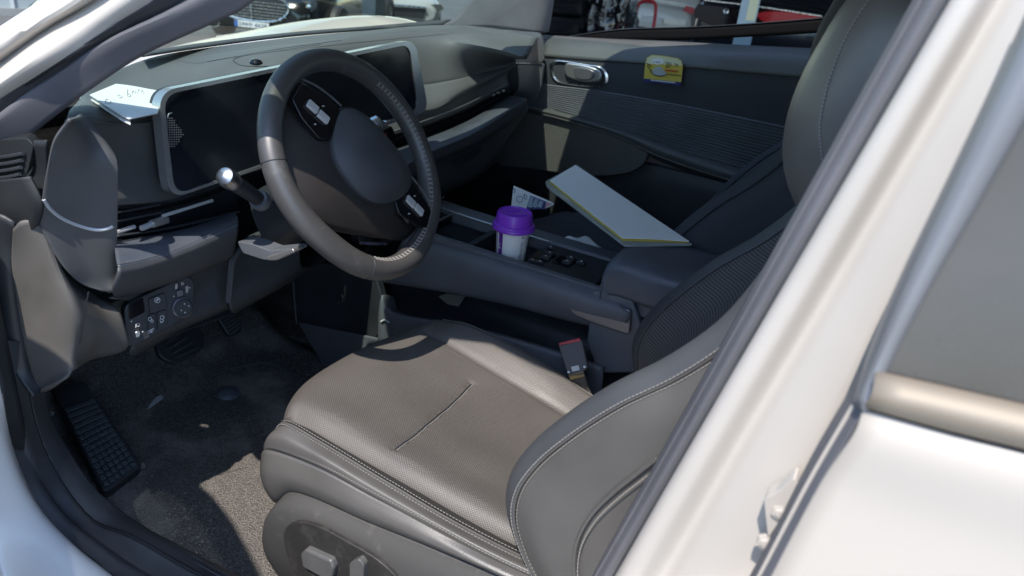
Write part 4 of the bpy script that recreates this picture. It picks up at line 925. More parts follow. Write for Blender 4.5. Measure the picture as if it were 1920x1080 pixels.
MB().loft([[V(.03, 1.12, .93), V(.04, 1.7, .90), V(.10, 2.2, .78)], [V(.0, 1.12, .72), V(-.01, 1.7, .72), V(.06, 2.25, .66)], [V(.02, 1.12, .2), V(.02, 1.7, .68), V(.10, 2.3, .2)]], 20, 6).build('near_wing', M_WHITE, car, thick=.004)
MB().loft([[V(1.85, 1.12, .93), V(1.84, 1.7, .90), V(1.78, 2.2, .78)], [V(1.88, 1.12, .72), V(1.89, 1.7, .72), V(1.82, 2.25, .66)], [V(1.86, 1.12, .2), V(1.86, 1.7, .68), V(1.78, 2.3, .2)]], 20, 6).build('far_wing', M_WHITE, car, thick=.004)
MB().loft([[V(.10, 1.0, .925), V(.5, 1.07, .90), V(.94, 1.09, .89), V(1.38, 1.07, .90), V(1.78, 1.0, .925)], [V(.10, 1.05, .90), V(.5, 1.13, .86), V(.94, 1.16, .85), V(1.38, 1.13, .86), V(1.78, 1.05, .90)]], 30, 4).build('cowl_panel', M_RUBBER, car, thick=.004)

# ================================================================== B PILLAR AND REAR DOOR
cp = empty('centre_pillar', (.13, -.12, .8), parent=car)
def bl(x0_, x1_, pts): # boundary line up the pillar; leans inboard with height
    n_ = len(pts); return [X(x0_+(x1_-x0_)*i/(n_-1), p)[0] for i, p in enumerate(pts)]
q0 = bl(.20, .235, [(1085, 1130), (1110, 1080), (1228, 868), (1410, 540), (1710, 0), (1790, -140)])
q1 = bl(.175, .21, [(1090, 1130), (1118, 1080), (1240, 868), (1425, 540), (1728, 0), (1806, -140)])
q2 = bl(.160, .195, [(1118, 1130), (1146, 1080), (1268, 868), (1458, 540), (1772, 0), (1852, -140)])
q3 = bl(.150, .185, [(1123, 1130), (1152, 1080), (1274, 868), (1465, 540), (1780, 0), (1862, -140)])
q4 = bl(.138, .174, [(1138, 1130), (1167, 1080), (1290, 868), (1482, 540), (1798, 0), (1880, -140)])
q5 = bl(.136, .172, [(1170, 1130), (1198, 1080), (1320, 868), (1515, 540), (1832, 0), (1915, -140)])
q6 = bl(.146, .182, [(1212, 1130), (1240, 1080), (1362, 868), (1556, 540), (1872, 0), (1955, -140)])
q7 = bl(.138, .174, [(1248, 1130), (1276, 1080), (1396, 868), (1592, 540), (1912, 0), (1992, -140)])
q8 = bl(.130, .168, [(1300, 1130), (1330, 1080), (1448, 868), (1640, 540), (1962, 0), (2042, -140)])
q9 = bl(.128, .166, [(1395, 1130), (1420, 1080), (1530, 868), (1690, 540), (2000, 0), (2080, -140)])
for q_ in (q0, q1, q2, q3, q4, q5, q6, q7, q8, q9): q_.append(q_[-1]+V(.045, -.015, .085))
q10 = [p+V(.03, -.02, 0) for p in q9]
MB().loft([q0, q1, [a*.5+c*.5+V(-.008, 0, 0) for a, c in zip(q1, q2)], q2, [p+V(.012, 0, 0) for p in q3]], 50, 6).build('door_seal', M_TRIM, cp, thick=.005)
MB().loft([[p+V(.02, 0, 0) for p in q3], q3, q4, q5, q6, q7, q8, q9, q10], 50, 6).build('pillar_skin', M_WHITEIN, cp, thick=.004)
MB().tube(cr([p+V(-.002, .001, 0) for p in q3], 50), .0013, 6).build('seal_lip', M_RUBBER, cp)
MB().tube(cr([p+V(-.003, 0, 0) for p in q1], 50), .0014, 6).build('seal_lip', M_TRIM, cp)
# inner garnish behind the seal so the cabin reads closed
MB().loft([[p+V(.01, -.005, 0) for p in q0], [p+V(.05, -.05, 0) for p in q0], [p+V(.03, -.11, 0) for p in q0]], 20, 3).build('inner_garnish', M_TRIM, cp, thick=.005)
# striker plate recess with two bolts low on the pillar
MB().prism(rpoly(X(.121, (1432, 935), (1455, 925), (1490, 895), (1500, 920), (1440, 1010)), .003), V(.016, 0, 0)).build('striker_plate', M_WHITEIN, cp, bevel=.002)
for p in ((1462, 962), (1434, 1018)):
    MB().lathe(X(.1205, p)[0], [(.0005, .0022), (.0034, .0020), (.0042, .0008), (.006, .0006), (.006, -.004)], 6, axis=(-1, -.2, .1)).build('bolt', M_WHITEIN, cp)
# rear door (closed)
rd = empty('rear_door', (.03, -.5, .6), parent=car)
XD, XT = .055, .10     # door plane: at the belt, and leaning in toward the roof
def DR(*ps): # door surface below the belt
    return X(XD, *ps)
dl = bl(.060, .052, [(1395, 1180), (1418, 1130), (1447, 1080), (1540, 905), (1618, 772)])
e1 = DR((1618, 768), (1700, 792), (1800, 820), (1920, 850), (2100, 898))
def back(r, dz=.02): return r+[V(r[-1][0], -.75, r[-1][2]+dz*.6), V(r[-1][0]+.005, -1.25, r[-1][2]+dz)]
MB().loft([back(r) for r in (e1, [p+V(-.004, 0, -.012) for p in e1], DR((1540, 905), (1650, 950), (1800, 1000), (1950, 1050), (2150, 1120)), DR((1447, 1080), (1560, 1130), (1720, 1190), (1900, 1260), (2150, 1340)), DR((1395, 1180), (1500, 1230), (1680, 1300), (1900, 1380), (2150, 1480)))], 70, 6).build('door_skin', M_WHITE, rd, thick=.004)
# folded front edge of the door with its dark gap
f0 = X(.056, (1393, 1182), (1416, 1132), (1445, 1082), (1538, 907), (1618, 772), (1640, 735)); f1 = X(.066, (1372, 1180), (1392, 1132), (1422, 1080), (1520, 895), (1600, 758), (1632, 706)); f2 = X(.085, (1366, 1180), (1388, 1132), (1418, 1078), (1514, 890), (1596, 752), (1628, 700))
MB().loft([f0, f1, f2, [p+V(.03, 0, 0) for p in f2]], 40, 5).build('door_edge', M_TRIM, rd, thick=.002)
f1b = [p+V(-.002, 0, .0) for p in f1]; MB().tube(cr(f1b[:-1], 30), .0013, 6).build('edge_lip', M_WHITE, rd)
M_FRAME = mat('satin grey window frame', (.20, .20, .205), .4, metal=.3, bump=.05, bscale=600)
# window frame trim, glass, belt moulding
wf0 = [X(.058+.05*i/5, p)[0] for i, p in enumerate([(1612, 762), (1626, 715), (1690, 560), (1790, 355), (1925, 75), (1985, -60)])]
wf1 = [X(.055+.05*i/5, p)[0] for i, p in enumerate([(1624, 768), (1634, 718), (1704, 560), (1806, 362), (1945, 85), (2003, -60)])]
wf2 = [X(.057+.05*i/5, p)[0] for i, p in enumerate([(1640, 745), (1648, 712), (1726, 550), (1828, 370), (1980, 90), (2040, -60)])]
MB().loft([[p+V(.03, 0, 0) for p in wf0], wf0, [p+V(-.002, 0, 0) for p in wf1], wf2, [p+V(.012, 0, 0) for p in wf2]], 40, 5).build('window_frame', M_FRAME, rd, thick=.003)
g0_ = [X(.066+.05*i/4, p)[0] for i, p in enumerate([(1640, 716), (1722, 550), (1824, 370), (1976, 90), (2036, -60)])]
g1_ = [X(.066+.05*i/4, p)[0] for i, p in enumerate([(2100, 830), (2110, 600), (2120, 400), (2200, 100), (2300, -60)])]
MB().loft([g0_, g1_, [p*V(1, 0, 1)+V(0, -1.15+.6*max(0, p[2]-1.05), 0) for p in g1_]], 30, 6).build('window_glass', M_PGLASS, rd)
m0 = DR((1640, 708), (1700, 722), (1800, 745), (1920, 773), (2080, 812)); m1 = [p+V(-.007, 0, -.001) for p in DR((1636, 726), (1700, 741), (1800, 765), (1920, 795), (2080, 836))]; m2 = [p+V(-.005, 0, 0) for p in DR((1624, 752), (1700, 772), (1800, 798), (1920, 826), (2080, 868))]; m3 = DR((1620, 764), (1700, 786), (1800, 813), (1920, 842), (2080, 888))
MB().loft([back(r) for r in ([p+V(.01, 0, 0) for p in m0], m0, m1, m2, m3, [p+V(.008, 0, .001) for p in m3])], 70, 6).build('belt_moulding', M_MOULD, rd, thick=.002)
# body side and floor pan that close the shell out of frame
MB().loft([[V(.05, -.19, .80), V(.05, -1.25, .84)], [V(.035, -.17, .6), V(.035, -1.25, .6)], [V(.06, -.17, .3), V(.06, -1.25, .3)]], 8, 4).build('rear_door_lower', M_WHITE, rd, thick=.004)
MB().prism([V(.10, -1.8, .17), V(1.8, -1.8, .17), V(1.8, 1.4, .17), V(.10, 1.4, .17)], V(0, 0, .03)).build('floor_pan', M_BLACK, car)
MB().prism([V(.9, -1.2, FL), V(1.75, -1.2, FL), V(1.75, 1.36, FL), V(.9, 1.36, FL)], V(0, 0, -.02)).build('passenger_floor', M_CARPET, car)
MB().prism([V(.12, -1.25, .2), V(1.76, -1.25, .2), V(1.66, -1.45, 1.30), V(.24, -1.45, 1.30)], V(0, -.1, 0)).build('rear_bench', M_FABRICB, car, bevel=.03)
MB().loft([[V(1.80, -.1, .98), V(1.80, -1.5, 1.0)], [V(1.66, -.1, 1.36), V(1.66, -1.5, 1.30)]], 6, 3).build('far_rear_glass', G_DARK, car)
MB().loft([[V(1.80, -.1, .2), V(1.80, -1.5, .2)], [V(1.80, -.1, .98), V(1.80, -1.5, 1.0)]], 6, 3).build('far_rear_door', M_FABRICB, car, thick=.02)

# open driver's door, swung out ahead of the camera
fd = empty('driver_door', (.02, 1.08, .6), parent=car)
hinge = V(.03, 1.06, 0); da = R(34)
ddir = V(-math.sin(da), -math.cos(da), 0); dn = V(-math.cos(da), math.sin(da), 0)
def dpt(s, z, o=0): return hinge+ddir*s+dn*o+V(0, 0, z)
lean = lambda z: -max(0, z-.95)*.35
out_ = [(0.0, .30), (0.0, .94), (.18, 1.02), (.40, 1.13), (.60, 1.24), (.78, 1.32), (.95, 1.36), (1.08, 1.37), (1.12, 1.25), (1.13, .95), (1.10, .55), (1.02, .36), (.85, .28), (.3, .25)]
win_ = [(.06, .935), (.17, 1.02), (.32, 1.12), (.478, 1.18), (.66, 1.205), (.85, 1.20), (1.03, 1.14), (1.10, .96)]
lowp = [(0, .30), (0, .94), (.20, .965), (1.08, .965), (1.13, .95), (1.10, .55), (1.02, .36), (.85, .28), (.3, .25)]
MB().prism([dpt(s, z, lean(z)) for s, z in lowp], dn*.10).build('door_shell', M_WHITE, fd, bevel=.02)
MB().prism([dpt(s, z, -.012) for s, z in [(.05, .35), (.05, .90), (1.05, .93), (1.06, .55), (.98, .40)]], dn*.014).build('door_card', M_FABRICB, fd, bevel=.01)
MB().tube(cr([dpt(s, z, lean(z)+.03) for s, z in [(.05, .94), (.17, 1.02), (.25, 1.07), (.32, 1.120), (.39, 1.153), (.478, 1.180), (.572, 1.197), (.66, 1.207), (.85, 1.20), (1.03, 1.14), (1.10, 1.05), (1.115, .96)]], 50), .022, 8).build('window_frame', M_TRIM, fd)
MB().add([dpt(s, z, lean(z)+.03) for s, z in win_], [tuple(range(8))]).build('window_glass', G_TINT, fd, smooth=False)

# ================================================================== THINGS IN THE CAR
# coffee cup
cc = V(.937, .467, .612); CH = .742-.612
cup = empty('coffee_cup', cc, 'white paper coffee cup with a purple lid standing in the console cup holder', 'cup')
MB().lathe(cc, [(.0005, .004), (.026, .004), (.027, 0), (.0285, .0), (.0345, .090), (.0355, .092)], 64).build('cup_body', M_CUP, cup)
MB().lathe(cc, [(.0420, .0865), (.0437, .088), (.0437, .0915), (.0424, .0935), (.0430, .0955), (.0412, .0985), (.0378, .0995), (.0362, .119), (.0338, .1225), (.0322, .1225), (.0312, .1195), (.0005, .1195)], 64).build('lid', M_PURPLE, cup)
def cylp(a, h, e=.0006): # point on the cup wall
    r = .0285+(.0345-.0285)*h/.090+e; return cc+V(r*math.cos(a), r*math.sin(a), h)
face_a = math.atan2(CAM[1]-cc[1], CAM[0]-cc[0])       # side turned to the open door
def patch(name, a0_, a1_, h0_, h1_, m, e=.0006):
    return MB().grid([[cylp(a, h, e) for a in np.linspace(a0_, a1_, 10)] for h in np.linspace(h0_, h1_, 6)]).build(name, m, cup)
patch('purple_band', face_a-.92, face_a-.60, .003, .086, M_BAND)
patch('thin_stripe', face_a-1.20, face_a-1.12, .003, .086, M_BAND)
for i, ch in enumerate(('coffee',)):
    aa = face_a-.76; o_ = cylp(aa+.06, .048, .0012); tx_ = V(-math.sin(aa), math.cos(aa), 0)
    text('Paul', 'band_lettering', M_PAPER, cup, o_, V(0, 0, 1), tx_*-1, .013, .0002, .028)
b = MB()
for i in range(26):
    a = face_a+.62; h = .012+i*.0022
    if rng.random() < .8: b.grid([[cylp(a+d, hh, .0007) for d in (0, rng.uniform(.03, .06))] for hh in (h, h+.0012)])
    if rng.random() < .7: b.grid([[cylp(a+.09+d, hh, .0007) for d in (0, rng.uniform(.03, .05))] for hh in (h, h+.0012)])
b.grid([[cylp(face_a+.66+d*s, hh, .0007) for d in (-.06, .06)] for hh, s in ((.076, 1), (.083, .05))])
b.build('cup_small_print', M_BLACK, cup)
lt = cc+V(0, 0, .1195)
b = MB(); dv = V(math.cos(face_a+.35), math.sin(face_a+.35), 0); dw = V(-dv[1], dv[0], 0)
b.prism(rpoly([lt+dv*x+dw*y for x, y in ((.002, -.024), (.018, -.02), (.018, .02), (.002, .024))], .004), V(0, 0, .0022))
b.prism(rpoly([lt+dv*x+dw*y for x, y in ((-.024, -.012), (-.008, -.014), (-.008, .014), (-.024, .012))], .004), V(0, 0, .003))
b.build('lid_relief', M_PURPLE, cup, bevel=.0008)
# folder with white sheet
fz = lambda x, y: 0
fA, fB, fC, fD = on((0, 0, 1), .735, 1080, 309), on((0, 0, 1), .735, 1022, 338), on((0, 0, 1), .735, 1172, 458), on((0, 0, 1), .735, 1300, 462)
fo_ = empty('document_folder', (fA+fC)/2, 'clear document folder holding a blank white sheet, propped on the passenger seat', 'folder')
def FP(h, *ps): return [on((0, 0, 1), .735+h, *p) for p in ps]
M_SLEEVE = mat('clear plastic sleeve', (.30, .34, .33), .25, coat=.5, spec=.6)
MB().prism(rpoly(FP(-.004, (1081, 308), (1022, 340), (1026, 350), (1172, 460), (1300, 458)), .008), V(0, 0, -.004)).build('sleeve', M_SLEEVE, fo_, bevel=.001)
MB().prism(rpoly(FP(-.002, (1080, 311), (1030, 341), (1168, 450), (1292, 454)), .003), V(0, 0, -.0015)).build('yellow_card', M_YELLOW, fo_)
MB().prism(FP(.0, (1079, 309), (1031, 338), (1168, 446), (1215, 447), (1292, 452)), V(0, 0, -.0015)).build('white_sheet', mat('blank bright paper', (.93, .93, .92), .6, spec=.4), fo_)
# handwritten note on the dash
pn = PL(Z(.947, (215, 195))[0], (.12, .0, 1), (170, 193), (243, 160), (262, 160), (276, 164), (300, 163), (330, 154), (341, 163), (318, 176), (303, 195), (297, 228), (244, 240), (228, 232))
note = empty('paper_note', pn[0], 'folded white paper note with a pencilled phone number on the dash beside the display', 'paper note')
MB().prism([p+V(0, 0, .012) for p in pn], V(0, 0, -.0012)).build('note_sheet', M_PAPER, note)
MB().prism([p+V(-.002, -.004, .006) for p in (pn[0], pn[1], pn[10], pn[11])], V(0, 0, -.0012)).build('note_fold', M_PAPER, note)
def NP(px, py): return PL(Z(.947, (215, 195))[0]+V(0, 0, .0127), (.12, .0, 1), (px, py))[0]
b = MB()
def stroke(*ps): b.tube(cr([NP(160+p[0]/9, 130+p[1]/9) for p in ps], 14), .0005, 4)
stroke((345, 510), (380, 500), (425, 530), (400, 575), (350, 580), (335, 545), (345, 510)); stroke((455, 490), (480, 530))
stroke((545, 440), (590, 430), (615, 450), (600, 475), (560, 480), (545, 450)); stroke((665, 412), (672, 420))
stroke((715, 335), (705, 400), (720, 465), (760, 450), (745, 410), (715, 420)); stroke((785, 405), (800, 370), (835, 365), (845, 400)); stroke((850, 345), (885, 412))
stroke((890, 370), (905, 340), (940, 345), (945, 385)); stroke((955, 335), (990, 410)); stroke((1220, 370), (1250, 380)); stroke((1260, 340), (1300, 380))
b.build('pencil_number', M_INK, note)
# leaflet / card by the passenger seat
lf = empty('leaflet', X(1.15, (990, 370))[0], 'small printed card with a repair chart wedged beside the passenger seat', 'card')
def LF(o, *ps): return [p+V(-o, -o, 0) for p in PL(X(1.15, (990, 370))[0], (-.8, -.3, .5), *ps)]
MB().prism(LF(0, (963, 348), (1037, 380), (1038, 384), (1020, 392), (958, 392)), V(.003, .001, -.001)).build('card_sheet', M_PAPER, lf)
MB().prism(LF(.0008, (994, 366), (1024, 378), (1022, 392), (986, 392)), V(.0006, 0, 0)).build('chart_panel', M_NAVY, lf)
for k in range(3):
    MB().prism(LF(.0016, (994+k*9, 367+k*4), (1001+k*9, 370+k*4), (996+k*9, 389), (988+k*9, 387)), V(.0006, 0, 0)).build('chart_cell', mat('grey blue print', (.33, .40, .45), .6), lf)
b = MB()
for k in range(3): b.tube(LF(.0024, (996+k*9, 371+k*3), (1000+k*9, 372+k*3), (996+k*9, 377+k*3), (999+k*9, 379+k*3)), .0005, 4)
b.tube(LF(.0012, *[(974+6*math.cos(t), 373+6*math.sin(t)*(1+.2*math.sin(5*t))) for t in np.linspace(0, 6.28, 16)]), .0006, 4)
b.tube(LF(.0012, (983, 363), (988, 368), (986, 374), (982, 370), (983, 363)), .0008, 4); b.tube(LF(.0012, (962, 352), (966, 357), (963, 362)), .0012, 4)
b.build('card_drawing', M_NAVY, lf)
MB().prism(LF(.0008, (1024, 378), (1036, 382), (1020, 390)), V(.0006, 0, 0)).build('pink_corner', mat('pink print', (.55, .30, .30), .6), lf)
pbx = [X(1.2, (915, 372), (1010, 395), (1005, 420), (905, 400))]
# tissue on the passenger cushion edge
tz = [on((0, 0, 1), .64, *p) for p in ((1052, 449), (1080, 448), (1100, 447), (1112, 452), (1122, 460), (1133, 469), (1100, 463))]
tb = MB().loft([[tz[0], tz[6], tz[5]], [tz[0]*.5+tz[1]*.5+V(0, 0, .008), tz[3]*.5+tz[6]*.5+V(0, 0, -.004), tz[4]], [tz[1], tz[2]+V(0, 0, .006), tz[3]]], 14, 6)
tb.build('tissue', M_PAPER, None, thick=.001, label='crumpled white tissue tucked behind the console rail', cat='tissue')
# sticker on the door
stn = X(1.678, (1207, 147), (1210, 118), (1213, 108), (1222, 103), (1245, 105), (1270, 109), (1278, 114), (1280, 124), (1277, 154))
stk = empty('warning_sticker', stn[0], 'yellow cartoon warning sticker on the passenger door card', 'sticker')
MB().prism(stn, V(.002, 0, 0)).build('sticker_sheet', M_YELLOW, stk)
def SK(o, *ps): return X(1.678-o, *ps)
M_SKC = M_CREAM
MB().prism(SK(.0008, (1211, 120), (1214, 109), (1222, 104), (1245, 106), (1269, 110), (1277, 115), (1279, 123), (1250, 121)), V(.0005, 0, 0)).build('sticker_top', M_SKC, stk)
MB().prism(cr(SK(.0014, (1222, 113), (1230, 109), (1243, 111), (1244, 118), (1236, 121), (1224, 119)), 24, True), V(.0005, 0, 0)).build('speech_bubble', M_PAPER, stk)
MB().prism(cr(SK(.0014, (1223, 135), (1226, 128), (1232, 125), (1240, 126), (1244, 132), (1249, 136), (1248, 141), (1236, 143), (1225, 140)), 28, True), V(.0005, 0, 0)).build('drawn_car', mat('grey print', (.38, .40, .40), .6), stk)
MB().prism(SK(.0006, (1206, 147), (1276, 154), (1276, 161), (1205, 153)), V(.0012, 0, 0)).build('sticker_foot', M_NAVY, stk)
MB().prism(SK(.0014, (1220, 149), (1266, 154), (1266, 156), (1220, 151)), V(.0005, 0, 0)).build('foot_line', M_PRINTW, stk)
b = MB()
for x_, y_ in ((1212, 118), (1216, 121), (1213, 124), (1217, 130), (1219, 134)): b.tube(SK(.0018, (x_, y_), (x_+4, y_+2), (x_+2, y_+5)), .0011, 5)
for x_ in (1225, 1230, 1234): b.tube(SK(.002, (x_, 116), (x_+3, 117)), .0009, 4)
for x_, y_ in ((1248, 117), (1252, 117), (1256, 119), (1264, 119), (1268, 120)): b.tube(SK(.0018, (x_, y_), (x_+3, y_+1), (x_+1, y_+5), (x_+3, y_+5)), .0008, 4)
for x_ in (1248, 1252): b.tube(SK(.0018, (x_, 124), (x_+3, 125), (x_, 127)), .0008, 4)
for x_ in range(1249, 1275, 4): b.tube(SK(.0018, (x_, 138+(x_-1249)*.1), (x_+2, 141+(x_-1249)*.1), (x_+3, 138+(x_-1249)*.1)), .0008, 4)
b.tube(SK(.0018, (1225, 140), (1236, 143), (1248, 141)), .0012, 5)
b.build('sticker_drawing', M_BLACK, stk)
b = MB()
for x_ in range(1248, 1270, 3): b.tube(SK(.0018, (x_, 129+(x_-1248)*.1), (x_, 134+(x_-1248)*.1), (x_+2, 131+(x_-1248)*.1)), .001, 4)
b.build('sticker_red_text', M_HAZ, stk)
# scraps and crumbs on the carpet
sc_ = [on((0, 0, 1), FL+.020, *p) for p in ((275, 769), (283, 757), (293, 745), (303, 741), (307, 746), (297, 754), (286, 762))]
MB().prism(sc_, V(0, 0, .001)).build('paper_scrap', M_PRINTW, None, label='small pointed white paper scrap on the dark carpet under the pedals', cat='paper scrap')
sc2 = [on((0, 0, 1), .36, *p) for p in ((92, 778), (96, 772), (102, 774), (100, 780))]
MB().prism(sc2, V(0, 0, .002)).build('paper_scrap', M_PRINTW, None, label='tiny white scrap lying at the top of the foot rest edge', cat='paper scrap')
b = MB()
for _ in range(210):
    px, py = rng.uniform(250, 520), rng.uniform(780, 1075)
    if rng.random() < .35: px, py = rng.normal(370, 40), rng.normal(925, 50)
    c = on((0, 0, 1), FL+.009, px, py)
    if c[0] < .24: continue
    b.box(c, rng.uniform(.001, .0028, 3), None)
b.build('crumbs', mat('pale crumbs', (.42, .39, .33), .9), None, kind='stuff', label='pale crumbs and grit scattered over the carpet', cat='crumbs')
# card in the lower tray
MB().prism(X(.93, (822, 556), (838, 551), (872, 556), (860, 575), (838, 570)), V(.002, 0, .001)).build('tray_card', mat('old yellowed card', (.22, .21, .16), .8), None, label='yellowed card lying in the dark tray under the console', cat='card')

# ================================================================== OUTSIDE
def Wd(px, py, d): # a point d metres along the sight line, used to set out where far things stand
    r = ray(px, py); return CAM+r*d
def sedan(name, label, loc, yaw, m, group=None, L=4.8, Wd_=1.86, H=1.45, suv=False, sc=1.0):
    zg = ground_z(loc[0], loc[1]); o = empty(name, (loc[0], loc[1], zg), label, 'car', group); c, s = math.cos(yaw), math.sin(yaw)
    def T(x, y, z): return V(loc[0]+sc*(c*x-s*y), loc[1]+sc*(s*x+c*y), zg+sc*z)
    w = Wd_/2; hz_ = 1.02 if suv else .92
    # body rows along the length (x = forward)
    if suv: st_ = [(-L/2, .62, .95, .74), (-L/2+.05, .45, 1.02, .86), (-1.9, .32, 1.06, .97), (-1.0, .28, 1.04, 1.0), (0, .26, 1.02, 1.0), (1.0, .28, 1.02, 1.0), (1.8, .32, .98, .96), (L/2-.12, .36, .88, .86), (L/2, .45, .74, .72)]
    else: st_ = [(-L/2, .50, .86, .76), (-L/2+.08, .36, .98, .88), (-1.7, .26, .98, .97), (-.8, .24, .93, 1.0), (0, .24, .92, 1.0), (.9, .24, .92, 1.0), (1.7, .26, .86, .97), (L/2-.12, .30, .74, .88), (L/2, .40, .62, .76)]
    rows = []
    for x, z0, z1, k in st_:
        rows.append([T(x, y*w*k, z) for y, z in ((-.9, z0), (-1, z0+.1), (-1.0, (z0+z1)/2), (-.95, z1-.06), (-.80, z1), (0, z1+.03), (.80, z1), (.95, z1-.06), (1.0, (z0+z1)/2), (1, z0+.1), (.9, z0), (0, z0-.02))])
    G = np.array([cr(r, 40, True) for r in rows]); G = np.stack([cr2(G[:, j], 4) for j in range(40)], 1)
    mb = MB().grid(G, True); mb.f.append(tuple(range(40))); mb.f.append(tuple(mb.n-40+i for i in range(40))); mb.build('body', m, o)
    x0_, x1_ = (-2.15, 1.0) if suv else (-1.75, 1.15); H_ = 1.68 if suv else H
    cab = [(x0_, hz_+.02, .86), (x0_+.35, H_-.12, .72), (x0_+.9, H_, .66), (0, H_+.01, .66), (x1_-.7, H_-.05, .68), (x1_, hz_+.0, .84)]
    mb = MB().loft([[T(x, -w*k, z) for x, z, k in cab], [T(x, -w*k*.5, z+.03) for x, z, k in cab], [T(x, w*k*.5, z+.03) for x, z, k in cab], [T(x, w*k, z) for x, z, k in cab]], 30, 5)
    mb.build('cabin_roof', m, o, thick=.01)
    for sg in (-1, 1):
        P = [T(x, sg*w*k*1.0, z-.02) for x, z, k in [(x0_+.1, hz_+.03, .86), (x0_+.42, H_-.14, .735), (x0_+.95, H_-.06, .69), (0, H_-.05, .69), (x1_-.75, H_-.11, .70), (x1_-.1, hz_+.02, .84)]]
        MB().prism(P, V(0, 0, -.001)+ (T(0, -sg*.02, 0)-T(0, 0, 0))).build('side_window', G_REAR, o)
        for x in (-1.42, 1.42):
            cw = T(x, sg*(w-.10), .33); ax = T(0, sg, 0)-T(0, 0, 0)
            wt = MB().lathe(cw, [(r_*sc, h_*sc) for r_, h_ in ((.19, .0), (.30, -.02), (.33, .02), (.33, .16), (.30, .20), (.20, .20))], 32, axis=ax, ref=(0, 0, 1)).build('wheel', M_RUBBER, o)
            MB().lathe(cw, [(.001, .17), (.06, .18), (.19, .15), (.20, .19)], 10, axis=ax, ref=(0, 0, 1)).build('wheel_rim', M_SATIN, wt)
    for e, zz_ in (((x1_-.35, hz_+.25)), ((x0_+.1, hz_+.25))): pass
    return o, T
M_BCAR = mat('black car paint', (.010, .011, .013), .2, coat=1.0)
M_WCAR = mat('off white car paint', (.55, .54, .50), .35, coat=.6)
# black sedan ahead, nose toward us
c_plate = Wd(472, 38, 11.0)
yaw_b = math.atan2(CAM[1]-c_plate[1], CAM[0]-c_plate[0])-.42
c_plate = c_plate-V(0, 0, 0)
nb = c_plate-V(math.cos(yaw_b), math.sin(yaw_b), 0)*2.45
bc, T = sedan('parked_car', 'black sedan with a wide chrome grille and white plate seen over the bonnet', nb, yaw_b, M_BCAR, None)
e = 2.4; gz = .60
gp = [T(e+.02, y, z) for y, z in ((-.50, .72), (.50, .72), (.55, .60), (.42, .47), (.25, .42), (-.25, .42), (-.42, .47), (-.55, .60))]
gc_ = cr(gp, 48, True)
grl = MB().prism(gc_, (T(-.05, 0, 0)-T(0, 0, 0))).build('grille', M_BLACK, bc)
MB().tube(gc_, .018, 8, closed=True).build('grille_surround', M_CHROME, grl)
for k in range(6):
    z = .46+k*.043; hw = .52-.25*max(0, .50-z)/.08*.6; MB().tube([T(e+.035, -hw, z), T(e+.05, 0, z), T(e+.035, hw, z)], .006, 6, n=10).build('grille_bar', M_CHROME, grl)
MB().tube([T(e+.05, 0, .43), T(e+.05, 0, .78)], .012, 6).build('bonnet_strip', M_CHROME, bc)
for sg in (-1, 1):
    hp_ = cr([T(e-.06-.1*abs(sg*.75), sg*y, z) for y, z in ((.58, .70), (.80, .76), (.90, .74), (.84, .62), (.66, .60))], 24, True)
    hl = MB().prism(hp_, T(-.05, 0, 0)-T(0, 0, 0)).build('headlight', mat('lamp glass', (.25, .26, .26), .12, metal=.6), bc)
    for y in (.68, .80): MB().lathe(T(e-.12, sg*y, .68), [(.001, .02), (.03, .015), (.04, .0)], 14, axis=T(1, 0, 0)-T(0, 0, 0)).build('lamp_lens', M_CHROME, hl)
    fg = cr([T(e-.05, sg*y, z) for y, z in ((.55, .40), (.80, .42), (.85, .30), (.75, .25), (.56, .27))], 24, True)
    MB().tube(fg, .008, 6, closed=True).build('fog_lamp_frame', M_CHROME, bc)
    MB().lathe(T(e-.04, sg*.74, .33), [(.02, .02), (.045, .02), (.05, .0)], 16, axis=T(1, 0, 0)-T(0, 0, 0)).build('fog_lamp', M_CHROME, bc)
pt = MB().prism([T(e+.06, y, z) for y, z in ((-.26, .31), (.26, .31), (.26, .40), (-.26, .40))], T(-.01, 0, 0)-T(0, 0, 0)).build('number_plate', M_PAPER, bc)
ux_ = T(0, 1, 0)-T(0, 0, 0)
text('244수 6628', 'plate_number', M_NAVY, pt, T(e+.062, -.195, .330), ux_, V(0, 0, 1), .075, .001, .42)
MB().prism([T(e+.0625, y, z) for y, z in ((-.258, .312), (-.205, .312), (-.205, .398), (-.258, .398))], T(-.001, 0, 0)-T(0, 0, 0)).build('plate_badge', mat('plate blue', (.05, .14, .45), .5), pt)
# pale car further to the right ahead
c2_ = Wd(752, 26, 15.0); yaw_c = math.atan2(CAM[1]-c2_[1], CAM[0]-c2_[0])+.25
n2 = c2_-V(math.cos(yaw_c), math.sin(yaw_c), 0)*2.4
sc3, T2 = sedan('parked_car', 'pale silver car parked beyond the bonnet, its lights facing us', n2, yaw_c, mat('silver car paint', (.42, .45, .46), .3, coat=.6), None)
for sg in (-1, 1):
    MB().prism(cr([T2(2.36, sg*y, z) for y, z in ((.52, .62), (.80, .70), (.88, .62), (.70, .54))], 20, True), T2(-.1, 0, 0)-T2(0, 0, 0)).build('headlight', MATS['lamp glass'], sc3)
g2 = MB().prism([T2(2.43, y, z) for y, z in ((-.45, .42), (.45, .42), (.5, .60), (-.5, .60))], T2(-.05, 0, 0)-T2(0, 0, 0)).build('grille', M_BLACK, sc3)
MB().tube([T2(2.45, -.5, .62), T2(2.46, 0, .63), T2(2.45, .5, .62)], .015, 6, n=8).build('grille_trim', M_CHROME, g2)
